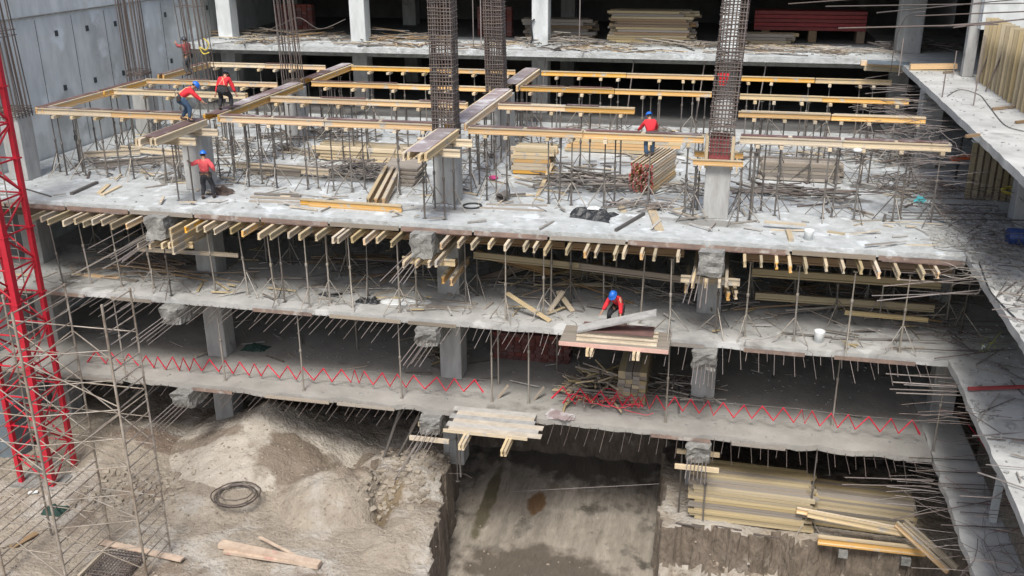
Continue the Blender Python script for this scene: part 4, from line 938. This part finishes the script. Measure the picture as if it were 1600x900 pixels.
for k in range(5): bd((-3.0+.15*fn(k, 1, 2), 0, .7+.2*k), (2.6+.5*fn(k, 4, 2), 0, .7+.2*k), 1.3, .17, mat('red_panel%d' % k, (.30,.03,.035) if k % 2 else (.24,.035,.035), None, 3, .6, .1), parent=rs, name='panel')
for k in range(3): bd((-2.6+2.4*k, 0, .3), (-2.2+2.4*k, 0, .3), 1.2, .6, timber_b, parent=rs, name='support_block')
heapbars(P(880,68,zD), 60, 2.0, 1.0, .5, [timber_g, steel, steel_l], 'jumble of grey boards and tubes by the third rear column', L=(.8, 2.4), spread_=.6)
heapbars(P(1070,72,zD), 50, 2.4, .6, .2, [timber_g, steel_l, steel], 'flat litter of laths in front of the pale stack', L=(.8, 2.2), spread_=.5)
heapbars(P(430,56,zD), 60, 4.0, .9, .35, [timber_g, steel, timber_b], 'litter of planks at the top slab edge, left', L=(.8, 2.6), spread_=.4)
heapbars(P(620,62,zD), 45, 2.4, .8, .5, [timber_g, timber_b, steel], 'litter of planks left of the middle cage, top floor', L=(.8, 2.4), spread_=.5)
heapbars(P(1430,78,zD), 40, 1.6, .8, .6, [steel, rebar, rebar_l], 'dark bars piled near the top right rear column', L=(.8, 2.4), spread_=.8)
heapbars(P(1300,82,zD), 40, 3.0, .5, .1, [timber_g, steel_l], 'thin litter along the top slab edge, right', L=(.6, 1.8), spread_=.4)
for k, px in enumerate((905, 740, 752)):
    q = P(px, 76, zD); rod((q.x, q.y, zD), (q.x, q.y, zD+3.2), .03, rebar_l, '%s slender upright prop on the edge of the top slab' % ordn(k), 'steel prop', 'upright props on the top slab', name='steel_prop')
for k, px in enumerate((855, 988, 1092, 1180)):
    q = lv(px, 150, 0.9); rod((q.x, 48.9, 0), (q.x+.3, 48.9, 3.26), .03, rebar_l, '%s slender prop from the left under the top slab edge' % ordn(k), 'steel prop', 'slender props under the top slab edge', name='steel_prop')
hose([pl(400,55,50), pl(440,38,49.6), pl(468,28,49.3), pl(500,45,49.6), pl(540,30,50.3)], .016, steel, 'grey rope slung between the thin cage and the second rear column', 'rope', 'rope')
hose([pl(835,30,50.7), pl(830,38,50.6), pl(832,60,50.6), pl(828,70,50.6)], .05, blackp, 'black strap hanging on the third rear column', 'strap', 'strap')
# edge beams/boards at the right end of the top slab
for k, (a, b, w) in enumerate((((1345,98),(1425,103),timber_y),((1350,106),(1430,110),timber_l),((1422,104),(1495,103),timber_y),((1420,112),(1490,112),timber_t))):
    p = pl(*a, 47.6-(k > 1)*2.6); q = pl(*b, 47.6-(k > 1)*2.6)
    bd(p, q, .3, .2, w, '%s yellow timber at the rear right corner of the top slab' % ordn(k), 'beam', 'yellow timbers at the top slab corner', name='timber_beam')
p = pl(1388,98,47.2); bd(p+Vector((-.9,0,.02)), p+Vector((.9,-.2,0)), 1.0, .05, bluegrey, 'blue grey panel lying on the yellow timbers at the top slab corner', 'panel', name='loose_panel')
for k, (px, py, L, a) in enumerate(((40,1,0,0),)): pass
clod = mat('soil_clods', (.35,.31,.25), (.22,.185,.145), 2, .95, .5, 10, (.42,.40,.36), .8, .6)
# rubble: many small pieces
def rubble(name, box, n, z, label, m=rubm, s=(.02, .07), zf=None, cat='rubble'):
    mb = MB(); x0, x1, y0, y1 = box
    for i in range(n):
        x = random.uniform(x0, x1); y = random.uniform(y0, y1); k = random.uniform(*s)
        zz = (zf(x, y) if zf else z)+k*.25
        mb.box((x, y, zz), (k*random.uniform(.7, 1.8), k, k*random.uniform(.4, .9)), Matrix.Rotation(random.uniform(0, 3), 3, 'Z') @ Matrix.Rotation(random.uniform(-.5, .5), 3, 'X'))
    return tagit(mb.build(name, m), label, cat, None, 'stuff')
rubble('rubble', (-28, 7.2, 30.7, 47), 450, 0, 'small debris scattered over the upper deck')
rubble('rubble', (-28, 7.2, 30.7, 38), 800, LB, 'small debris scattered over the middle floor')
rubble('rubble', (-24, 7.2, 30.7, 38), 500, LC, 'small debris scattered over the lowest slab')
rubble('rubble', (-28, 7.2, 48.8, 53), 350, zD, 'debris along the edge of the top slab', s=(.03, .10))
rubble('rubble', (7.5, 12, 24, 46), 300, zD, 'small debris on the top side strip')
rubble('rubble', (7.5, 9.6, 22, 36), 500, 0, 'small debris on the side strip at deck level', s=(.03, .14))
rubble('rubble', (7.5, 9.6, 20, 34), 260, LB, 'small debris on the middle side strip', s=(.03, .12))
rubble('rubble', (6.6, 8.6, 31, 33.5), 420, 0, 'pale rubble piled at the right end of the deck', s=(.04, .16))
def litter(name, box, n, z, label, mats, L=(.2, 1.3), w=(.02, .09), skew=.8):
    mb = MB(); x0, x1, y0, y1 = box
    for i in range(n):
        x = random.uniform(x0, x1); y = random.uniform(y0, y1)
        if fn(x, y, .45, 17) < -.12: continue
        l = random.uniform(*L); k = random.uniform(*w)
        mb.box((x, y, z+.02+random.uniform(0, .10)), (l, k, min(k, .04)), Matrix.Rotation(random.gauss(0, skew), 3, 'Z') @ Matrix.Rotation(random.uniform(-.06, .06), 3, 'Y'), mi=random.randrange(len(mats)))
    return tagit(mb.build(name, mats), label, 'litter', None, 'stuff')
litter('timber_litter', (-27.5, 7, 33.5, 47.5), 900, 0, 'offcuts, laths and dropped bars strewn over the upper deck behind the columns', [timber_g, timber_l, steel, steel_l, rebar, dustl])
litter('timber_litter', (-27.5, 7, 30.8, 33.5), 90, 0, 'few offcuts strewn along the front of the upper deck', [timber_g, timber_l, steel_l, dustl])
litter('timber_litter', (-27.5, 7, 31.0, 39), 420, LB, 'offcuts and bars strewn over the middle floor', [timber_g, timber_t, steel, steel_l, dustl])
litter('timber_litter', (-27.5, 7, 32.5, 40), 160, LC, 'offcuts strewn over the lowest slab', [timber_g, steel, dustl])
litter('timber_litter', (-27.5, 5, 48.7, 53), 700, zD, 'planks and laths littering the edge of the top slab', [timber_g, timber_b, steel, dustl, timber_l], L=(.3, 2.0))
litter('bar_litter', (7.5, 9.3, 24, 36), 90, 0, 'bars and offcuts on the side strip at deck level', [rebar, steel, rebar_l, timber_g], L=(.3, 2.2), w=(.015, .04))
litter('bar_litter', (7.5, 9.3, 22, 36), 60, LB, 'bars and offcuts on the middle side strip', [rebar, rebar_l, timber_g], L=(.3, 2.2), w=(.015, .04))
def fringe(box, n, z0, z1, label, mm, L=(.8, 2.6), r=.012):
    mb = MB(); x0, x1, y0, y1 = box
    for i in range(n):
        x = random.uniform(x0, x1); y = random.uniform(y0, y1); zz = random.uniform(z0, z1); l = random.uniform(*L)
        mb.tube([(x, y, zz), (x-l*.5, y+random.uniform(-.1, .1), zz+random.uniform(-.05, .08)), (x-l, y+random.uniform(-.3, .3), zz-random.uniform(-.05, .2))], r*random.uniform(.7, 1.3), 4)
    return tagit(mb.build('projecting_bars', mm), label, 'steel bars', None, 'stuff')
fringe((7.5, 8.6, 28, 38), 30, -.6, .15, 'dense fringe of bars projecting left from the side strip at deck level', rebar, r=.009)
fringe((7.5, 8.6, 26, 34), 28, LB-.6, LB+.12, 'dense fringe of bars projecting left from the middle side strip', rebar, r=.009)
fringe((7.5, 8.8, 23, 32), 34, LC-.6, LC+.12, 'dense fringe of bars projecting left from the lowest side strip', rebar_l, r=.010)
fringe((9.0, 12.0, 22, 30), 70, LC+.1, LC+2.6, 'bars crossing the dark gap beyond the lowest side strip', rebar, L=(1, 3))
fringe((7.4, 9.0, 40, 47.5), 40, 1.2, 3.3, 'bars projecting from the top side strip over the rear beam runs', rebar_l, L=(1, 2.6))
fringe((7.4, 8.2, 31, 39), 34, 1.6, 3.3, 'thin bars projecting from the top side strip over the front beam runs', rebar_l, L=(1, 2.6), r=.009)
rubble('stones', (-26, -8.8, 22.5, 34), 1700, 0, 'stones and clods strewn over the bare soil', m=clod, s=(.02, .07), zf=gdown, cat='stones')
rubble('stones', (-22.8, -19.0, 26.5, 29.5), 260, 0, 'pale broken stones behind the scaffold', m=clod, s=(.05, .17), zf=gdown, cat='stones')
rubble('stones', (-12.4, -9.9, 28.5, 33), 260, 0, 'broken concrete lumps on the edge of the cutting', m=clod, s=(.04, .18), zf=gdown, cat='stones')
rubble('stones', (-1.2, 7.2, 26, 32), 260, 0, 'clods and stones on the earth bench at the right', m=clod, s=(.02, .10), zf=gdown, cat='stones')
rubble('stones', (-9, -1.6, 24, 34), 90, 0, 'small stones on the pit floor', m=clod, s=(.02, .07), zf=gdown, cat='stones')
tangle('rebar_tangle', (-12.4, -9.9, 29.8, 33.2), 40, LG+.3, 'bent bars scattered on the lip of the cutting', m=rebar, h=.35, L=(.6, 1.8))
tangle('wire_tangle', (-18, -12, 34, 38), 50, LG+.3, 'dark scrap under the lowest slab behind the sand cone', m=steel, h=1.2, L=(.8, 2.4))

# ================================================================== GROUND OBJECTS
c = gz(370, 783); co = thing('cable_coil', c+Vector((0,0,.22)), 'loose coil of brown cable lying on the sand', 'coil')
for k in range(4):
    mb = MB(); R = .78+.06*k*(-1)**k; n = 34
    mb.tube([(R*math.cos(i/n*6.283)*(1+.04*fn(i*.4, k, 1)) +.12*fn(k, 1, 3), .92*R*math.sin(i/n*6.283)+.12*fn(k, 5, 3), .06*fn(i*.3, k*2, 1)+.05*k+.03*math.sin(i/n*6.28+k)) for i in range(n)], .026, 5, True); mb.build('cable_turn', rebar, co, True)
def gplank(a, b, w, h, m, label, cat='plank', beam=False, dz=.06, **k):
    p = gz(*a); q = gz(*b); p.z += dz+h/2; q.z += dz+h/2
    return bd(p, q, w, h, m, label, cat, name=k.get('name', 'plank'))
pale = mat('pale_pinkish_timber', (.55,.44,.34), (.38,.29,.22), 3, .8, .25, 12, (.48,.22,.19), 1.7, .6)
gplank((345,856),(500,889), .30, .17, pale, 'thick pale timber with a reddish patch lying at the front', 'timber', dz=.08)
gplank((350,865),(470,883), .12, .1, pale, 'thinner pale timber beside the thick one at the front', 'timber', dz=.02)
gplank((406,847),(466,878), .1, .05, pale, 'thin pale lath crossing behind the thick timber', 'plank', dz=.18)
gplank((158,852),(286,880), .24, .06, pale, 'pale plank laid across the rebar pit', 'plank', dz=.12)
gplank((170,858),(124,904), .10, .1, timber_l, 'narrow pale edging board on the left lip of the rebar pit', 'plank', dz=.05)
gplank((0,855),(34,843), .4, .04, timber_g, 'pale board half buried at the left edge of the ground', 'plank')
gplank((18,858),(58,835), .25, .03, timber_b, 'brown board beside the half buried one', 'plank')
gplank((45,773),(60,771), .12, .05, whitep, 'small white strip lying by the scaffold foot', 'strip')
crumple(gz(87,800)+Vector((0,0,.03)), .42, .3, .3, greenm, 'green_net', 'bundle of dark green netting on the soil by the scaffold', 41, 'net')
pitc = gz(188, 882)
rp = thing('rebar_cage', (pitc.x, pitc.y-.2, LG-.05), 'dark square rebar cage set in the pit at the scaffold foot', 'rebar cage')
for i in range(12):
    for j in range(2):
        rod((-.66+.12*i, -.62+j*1.24, -.2), (-.66+.12*i, -.62+j*1.24, .38), .018, rebar, parent=rp, name='rebar', seg=5); rod((-.64+j*1.28, -.62+.11*i, -.2), (-.64+j*1.28, -.62+.11*i, .38), .018, rebar, parent=rp, name='rebar', seg=5)
for i in range(11):
    rod((-.66, -.6+.12*i, .3), (.66, -.6+.12*i, .31), .016, rebar, parent=rp, name='rebar', seg=5); rod((-.6+.12*i, -.65, .27), (-.6+.12*i, .65, .275), .016, rebar, parent=rp, name='rebar', seg=5)
for k in range(4): o = link('stirrup', ring_mesh(1.34, .014, rebar, 1.34), rp); o.location = (0, 0, .02+.1*k)
pb = MB(); pb.box((0, 0, .015), (1.7, 1.6, .03)); pb.build('pit_bottom', darkrec, rp)
tstack = mat('straw_timber', (.52,.42,.235), (.34,.265,.14), 3, .8, .25, 10, stretch=(.4,3,3), vary=.25, objco=True)
# yellow timber stacks at the lower right
stack((1.75, 31.5, LG), -.02, 12, 11, 4.1, .16, .105, [timber_t, tstack, tstack, timber_g], 'large yellowish timber stack on the earth bench below the lowest slab', jit=.16)
stack((5.65, 31.8, LG), -.04, 10, 8, 3.3, .16, .10, [timber_t, timber_g, tstack], 'duller timber stack on the right part of the earth bench', jit=.08)
def bb(a, b, ya, yb, m, label, s=.85, dz=0): 
    p = pl(*a, ya); q = pl(*b, yb); return ib(p, q, m, label, 'beam', s=s)
bb((1245,797),(1412,829), 30.3, 30.0, timber_y, 'upper yellow beam resting on the right-hand stack')
bb((1262,803),(1410,833), 30.1, 29.85, timber_l, 'pale beam close below the upper yellow beam, right')
bb((1278,843),(1446,862), 29.7, 29.7, timber_y, 'lowest yellow beam lying at the foot of the stacks', 1.25)
bb((1400,818),(1482,893), 29.9, 28.6, timber_y, 'left of two yellow beams slanting down at the right')
bb((1413,815),(1495,888), 29.95, 28.65, timber_l, 'right of two yellow beams slanting down at the right')
for k, (px, py) in enumerate(((1317,862),(1415,874))):
    p = pl(px, py, 29.75); bd(p+Vector((0,0,-.16)), p+Vector((0,0,.10)), .3, .3, conc_dirty, '%s concrete block under the lowest yellow beam' % ['left', 'right'][k], 'block', name='concrete_block')
for k, (x, y) in enumerate(((.6, 30.2), (1.9, 30.0), (-.8, 30.1))):
    rod((x, y, LG+.05), (x+.9, y-.12, LG+.08), .03, rebar, '%s rusty bar on the lip of the earth bench' % ordn(k), 'bar', 'rusty bars on the earth bench')
rod(pl(800,768,33), pl(1030,756,32.6), .015, rebar_l, 'thin pale line strung across the pit', 'line', name='line')
rod(pl(655,690,30), pl(600,775,30.2), .03, rebar_l, 'slanting pale rod standing on the cutting edge', 'bar')
rod(pl(625,640,31), pl(600,715,31.4), .06, steel, 'dark prop leaning below the lowest slab near the cutting', 'steel prop', name='steel_prop')
rod(pl(655,650,31.2), pl(618,720,31.4), .05, steel, 'second dark prop leaning beside the cutting', 'steel prop', name='steel_prop')
rod(pl(715,640,30.6), pl(720,745,30.7), .04, steel, 'dark upright prop right of the middle lower stub', 'steel prop', name='steel_prop')

# ================================================================== SCAFFOLD
sc = thing('scaffold', (-18.9, 24.2, LG), 'grey steel ladder frame scaffold tower standing over the rebar pit', 'scaffold')
def SC(a, b, r, name='rung', m=None): 
    return rod(Vector(a)-Vector((-18.9, 24.2, LG)), Vector(b)-Vector((-18.9, 24.2, LG)), r, m or steel_s, parent=sc, name=name)
fx = [-17.65, -19.95, -22.3]; ya, yb_ = 23.45, 24.9; ztop = [-.9, -.95, -1.5]
for i, x in enumerate(fx):
    zt = ztop[i]; ya = 23.45 if i == 0 else 22.5
    for y in (ya, yb_):
        z = LG
        while z < zt-.1:
            z2 = min(zt, z+2.0); SC((x+.01*fn(z, y, 1), y, z), (x, y, z2-.01), .044 if y == ya else .036, 'standard'); SC((x, y, z2-.10), (x, y, z2+.02), .042, 'coupler'); z = z2
    z = LG+.35
    while z < zt:
        SC((x, ya, z), (x, yb_, z), .023); z += .42
ya = 22.5
for i in range(2):
    x0, x1 = fx[i], fx[i+1]; z = LG+.3; k = 0
    while z < ztop[1]-1.5:
        for y in (ya, yb_):
            y0_ = 23.45 if (i == 0 and y < 24) else y
            SC((x0, y0_, z), (x1, y, z+1.75), .021, 'diagonal_brace')
            if (k+i) % 2 == 0: SC((x1, y, z), (x0, y0_, z+1.75), .021, 'diagonal_brace')
            SC((x0, y0_, z+1.9), (x1, y, z+1.9), .02, 'ledger'); SC((x0, y0_, z+.9), (x1, y, z+.9), .016, 'ledger')
        z += 2.0; k += 1

# ================================================================== CRANE MAST
mast = thing('crane_mast', (-24.95, 28.35, LG), 'bright red lattice tower crane mast at the left edge', 'crane')
mw = .68; leg_r = .085; zt = 19.0
def MM(a, b, r, name, sq=False):
    return (bd(a, b, r*2, r*2, redp, parent=mast, name=name) if sq else rod(a, b, r, redp, parent=mast, name=name))
cs = [(-mw,-mw),(mw,-mw),(mw,mw),(-mw,mw)]
z = 0
while z < zt-.1:
    for i, (x, y) in enumerate(cs): MM((x, y, z), (x, y, z+2.49), .11 if i == 1 else .085, 'leg', True); bd((x-.13, y, z+2.5), (x+.13, y, z+2.5), .26, .05, redp, parent=mast, name='joint_flange')
    for i in range(4):
        a = cs[i]; b = cs[(i+1) % 4]
        for k in range(2):
            z0 = z+k*1.25
            MM((a[0], a[1], z0), (b[0], b[1], z0), .035, 'cross_bar')
            if (k+i) % 2: MM((a[0], a[1], z0+.05), (b[0], b[1], z0+1.2), .038, 'diagonal')
            else: MM((b[0], b[1], z0+.05), (a[0], a[1], z0+1.2), .038, 'diagonal')
    z += 2.5
bd((-1.0, 0, -.1), (1.0, 0, -.1), 2.0, .3, conc_dirty, parent=mast, name='footing')
for sx in (-.2, .2): rod((sx, .45, .1), (sx, .45, zt), .022, steel_l, parent=mast, name='ladder_rail')
for k in range(int(zt/.3)): rod((-.2, .45, .2+.3*k), (.2, .45, .2+.3*k), .012, steel_l, parent=mast, name='ladder_rung')
rod((.35, -.3, .1), (.35, -.25, zt), .03, blackp, parent=mast, name='power_cable')
tagit(bd((-27.4, 29.6, LG), (-27.4, 29.6, LG+2.4), 1.0, .9, bluegrey, name='steel_cabinet'), 'blue grey steel cabinet behind the foot of the red mast', 'cabinet')

# ================================================================== PEOPLE
def skinmesh(name, verts, edges, radii, m, parent, sub=1, root=0):
    if name in ('shirt', 'trousers'): radii = [tuple(q*1.22 for q in r) if isinstance(r, tuple) else r*1.22 for r in radii]
    me = bpy.data.meshes.new(name); me.from_pydata([tuple(v) for v in verts], edges, [])
    o = bpy.data.objects.new(name, me); C.objects.link(o)
    o.modifiers.new('skin', 'SKIN'); 
    sv = me.skin_vertices if me.skin_vertices else None
    if not me.skin_vertices:
        bm = bmesh.new(); bm.from_mesh(me); bm.verts.layers.skin.verify(); bm.to_mesh(me); bm.free()
    for i, r in enumerate(radii):
        rr = r if isinstance(r, tuple) else (r, r)
        me.skin_vertices[0].data[i].radius = rr; me.skin_vertices[0].data[i].use_root = (i == root)
    ss = o.modifiers.new('sub', 'SUBSURF'); ss.levels = sub; ss.render_levels = sub
    bpy.context.view_layer.update()
    dg = bpy.context.evaluated_depsgraph_get(); nm = bpy.data.meshes.new_from_object(o.evaluated_get(dg))
    C.objects.unlink(o); bpy.data.objects.remove(o)
    if name in ('shirt', 'trousers'):
        for v in nm.vertices: v.co += v.normal*.022*noise.noise(v.co*11+Vector((len(C.objects), 0, 0)))
    nm.materials.clear(); nm.materials.append(m)
    for p in nm.polygons: p.use_smooth = True
    return link(name, nm, parent)
def ik(a, b, l1, l2, hint):
    a = Vector(a); b = Vector(b); d = b-a; D = min(d.length, (l1+l2)*.999); d.normalize()
    x = (l1*l1-l2*l2+D*D)/(2*D); h = math.sqrt(max(0, l1*l1-x*x)); hv = Vector(hint); hv = (hv-d*hv.dot(d)).normalized()
    return a+d*x+hv*h, a+d*D
def worker(loc, yaw, label, pel, lean, feet, hands, head=(0, .1), shirt=redv, trous=jeans, hat=bluep, strap=True, side=0, name='person'):
    """local frame: x right, y forward, z up; pel = pelvis height, lean = forward torso angle, hands/feet = local targets"""
    t = thing(name, loc, label, 'person', None, yaw); t.scale = (1.05, 1.05, 1.05)
    pv = Vector((0, -.12*math.sin(lean), pel)); sp = Vector((side, math.sin(lean), math.cos(lean))).normalized()
    rgt = Vector((1, 0, 0)); fw = sp.cross(rgt)*-1
    waist = pv+sp*.16; chest = pv+sp*.36; neck = pv+sp*.50
    hd = (sp+Vector((head[0], head[1]+.15, .45))).normalized(); hb = neck+hd*.09; hc = neck+hd*.19; ht = neck+hd*.27
    V = [pv, waist, chest, neck, hb, hc, ht]; E = [(0,1),(1,2),(2,3),(3,4),(4,5),(5,6)]; Rr = [(.135,.10),(.125,.095),(.15,.10),(.058,.058),(.072,.08),(.088,.10),(.06,.065)]
    bones = {}
    for s, sg in (('l', -1), ('r', 1)):
        sh_ = chest+rgt*sg*.17+sp*.09; h = Vector(hands[0] if sg < 0 else hands[1])
        el, wr = ik(sh_, h, .29, .26, (sg*.6, -.5, -.5))
        k = len(V); V += [sh_, el, wr]; E += [(2, k), (k, k+1), (k+1, k+2)]; Rr += [.062, .043, .030]
        d = (wr-el).normalized(); sd_ = d.cross(Vector((0,0,1)) if abs(d.z) < .9 else Vector((0,1,0))).normalized(); pz = sd_.cross(d)
        palm = wr+d*.075; V.append(palm); E.append((k+2, k+3)); Rr.append((.034,.018))
        for fi in range(4):
            o_ = sd_*(-.027+.018*fi); ln = (.033, .04, .038, .03)[fi]
            V += [palm+o_+d*.02, palm+o_+d*(.02+ln)+pz*.008, palm+o_+d*(.02+ln*1.6)+pz*.03]; q = len(V)-3; E += [(k+3, q), (q, q+1), (q+1, q+2)]; Rr += [.010, .009, .007]
        V += [wr+d*.03+sd_*.035, wr+d*.06+sd_*.055]; q = len(V)-2; E += [(k+2, q), (q, q+1)]; Rr += [.012, .009]
        bones[s] = (sh_, el, wr)
        hp = pv+rgt*sg*.10+Vector((0,0,-.05)); ft = Vector(feet[0] if sg < 0 else feet[1])
        kn, an = ik(hp, ft+Vector((0,0,.08)), .43, .42, (sg*.1, 1, .15))
        k = len(V); V += [hp, kn, an, an+Vector((0,.10,-.045)), an+Vector((0,.17,-.055))]; E += [(0, k), (k, k+1), (k+1, k+2), (k+2, k+3), (k+3, k+4)]; Rr += [.088, .056, .04, .038, .03]
        bones['L'+s] = (hp, kn, an)
    skinmesh('body', V, E, Rr, skin, t)
    # clothing
    sv = [pv+sp*.02, waist, chest, neck-sp*.03]; se = [(0,1),(1,2),(2,3)]; sr = [(.155,.115),(.145,.115),(.175,.125),(.085,.08)]
    for s in 'lr':
        a, b, c_ = bones[s]; k = len(sv); sv += [a, b, b+(c_-b)*.85]; se += [(2,k),(k,k+1),(k+1,k+2)]; sr += [.082, .062, .048]
    skinmesh('shirt', sv, se, sr, shirt, t)
    sv = [pv+sp*.06, pv]; se = [(0,1)]; sr = [(.145,.11), (.16,.125)]
    for s in 'lr':
        a, b, c_ = bones['L'+s]; k = len(sv); sv += [a, b, c_+(b-c_)*.08]; se += [(1,k),(k,k+1),(k+1,k+2)]; sr += [.108, .074, .058]
    skinmesh('trousers', sv, se, sr, trous, t)
    for s in 'lr':
        an = bones['L'+s][2]; skinmesh('boot', [an+Vector((0,-.02,.07)), an+Vector((0,-.02,-.03)), an+Vector((0,.09,-.045)), an+Vector((0,.18,-.05))], [(0,1),(1,2),(2,3)], [.052, .052, .045, .034], boot, t)
    # face, hair, helmet
    zax = hd; f = Vector((head[0]*.6, 1, -.25+head[1]*0)); f = (f-zax*f.dot(zax)).normalized(); r_ = f.cross(zax)
    m3 = Matrix((r_, f, zax)).transposed()
    hm = MB(); n = 18
    for j in range(7):
        a = j/6*math.pi/2
        for i in range(n):
            b = i/n*6.2832; hm.v.append(hc+m3 @ Vector((.118*math.cos(a)*math.cos(b), .14*math.cos(a)*math.sin(b), .02+.125*math.sin(a))))
    for i in range(n):
        b = i/n*6.2832; hm.v.append(hc+m3 @ Vector((.138*math.cos(b), .155*math.sin(b)+(.05 if math.sin(b) > .3 else 0), .008)))
    for j in range(6):
        for i in range(n): q = (i+1) % n; hm.f.append([j*n+i, j*n+q, (j+1)*n+q, (j+1)*n+i]); hm.mi.append(0)
    for i in range(n): q = (i+1) % n; hm.f.append([i, 7*n+i, 7*n+q, q]); hm.mi.append(0)
    h = hm.build('helmet', hat, t, True); md = h.modifiers.new('s', 'SOLIDIFY'); md.thickness = .006
    fm = MB(); fm.box(hc+m3 @ Vector((0,.098,-.025)), (.022,.03,.04), m3); o = fm.build('nose', skin, t)
    em = MB()
    for sg in (-1, 1): em.box(hc+m3 @ Vector((sg*.032,.088,-.003)), (.022,.012,.01), m3)
    em.build('eyes', hairm, t); mm_ = MB(); mm_.box(hc+m3 @ Vector((0,.086,-.062)), (.042,.012,.008), m3); mm_.build('mouth', redend, t)
    er = MB()
    for sg in (-1, 1): er.box(hc+m3 @ Vector((sg*.088,0,-.02)), (.018,.03,.05), m3)
    er.build('ears', skin, t); hr = MB(); hr.box(hc+m3 @ Vector((0,-.062,-.03)), (.14,.06,.07), m3); hr.build('hair', hairm, t)
    bt = MB(); bt.tube([(pv+sp*.05)+rgt*.188*math.cos(a)+fw*.15*math.sin(a) for a in [i/14*6.2832 for i in range(14)]], .022, 5, True)
    bt.box(pv+rgt*.19-sp*.04, (.07, .13, .16)); bt.box(pv-rgt*.17-fw*.08-sp*.03, (.09, .06, .12)); bt.build('tool_belt', boot, t)
    if strap:
        sb = MB(); bk = fw*-1
        for off in (.128, -.128):
            b0 = fw*off
            sb.tube([pv+sp*.04+rgt*-.12+b0*.85, chest+b0*1.05, neck+rgt*.09+b0*.55], .014, 5); sb.tube([pv+sp*.04+rgt*.12+b0*.85, chest+b0*1.05, neck+rgt*-.09+b0*.55], .014, 5)
        rg = [(pv+sp*.05)+rgt*.165*math.cos(a)+fw*.13*math.sin(a) for a in [i/14*6.2832 for i in range(14)]]; sb.tube(rg, .02, 5, True)
        sb.build('harness', strapm, t)
    return t
R = math.radians
zB = ZT+.03
# W1: bending on the left double beam, facing right
w = lv(290, 189, zB); worker((w.x, w.y, zB), R(-62), 'worker in red with blue helmet bending over on the left double beam', .84, 1.0, ((-.22,-.12,0),(.2,.15,0)), ((-.25,.62,.55),(.2,.72,.62)), (0, .35), trous=jeans)
# W2: crouching, back to the camera
w = lv(352, 172, zB); worker((w.x, w.y, zB), R(8), 'stooping worker in red with orange harness seen from behind', .80, .85, ((-.2,0,0),(.22,.05,0)), ((-.42,.15,.42),(.38,.3,.5)), (0, .6), trous=darkc, hat=darkhat)
# W3: clinging to the cage by the wall
w = lv(297, 118, zB); worker((w.x, w.y, zB), R(75), 'worker in dull red reaching from an open rebar cage toward the pale wall', .90, .12, ((-.12,0,0),(.12,.05,0)), ((-.1,.52,1.42),(.12,.45,1.2)), (0, .1), shirt=redv3, trous=mat('grey_trousers', (.10,.11,.12), None, 9, .9, .2), hat=darkhat, strap=False)
# W4: standing on the deck, back view, left arm held out
w = lv(325, 311, 0); worker((w.x, w.y, 0), R(8), 'worker in coral shirt standing on the deck with one arm held out', .92, .08, ((-.16,-.05,0),(.17,.12,0)), ((-.60,.18,1.28),(.30,.12,1.02)), (-.1, .15), shirt=redv2, trous=darkc, strap=False)
# W5: on the red ended stack, leaning
w = lv(1015, 246, 1.12); worker((w.x, w.y, 1.12), R(20), 'worker with blue helmet standing on the red ended stack, half behind beams', .88, .5, ((-.12,-.05,0),(.14,.12,0)), ((-.35,.55,.85),(.35,.5,.9)), (-.1, .3), trous=jeans, strap=False)
# W6: kneeling on the platform
w = lv(966, 505, LB+.1); worker((w.x, 30.95, LB+.12), R(160), 'worker in red kneeling on the work platform holding a grey panel', .72, .8, ((-.25,-.05,0),(.28,.02,0)), ((-.30,.42,.48),(.38,.55,.45)), (0, .4), trous=darkc, strap=False)
hose([pl(318,60,41.6), pl(326,68,41.6), pl(322,78,41.6), pl(312,74,41.6), pl(318,84,41.6), pl(327,82,41.6)], .03, yellowp, 'yellow rope hanks hung by the cage near the wall corner', 'rope', 'rope')
for o in C.objects:
    if o.type == 'MESH' and not o.get('kind') and o.parent is None and o.get('label') is None and o.name != 'ground': print('NOLABEL', o.name)
print('objects', len(C.objects), 'steel props', sum(1 for o in C.objects if o.name.startswith('steel_prop')))
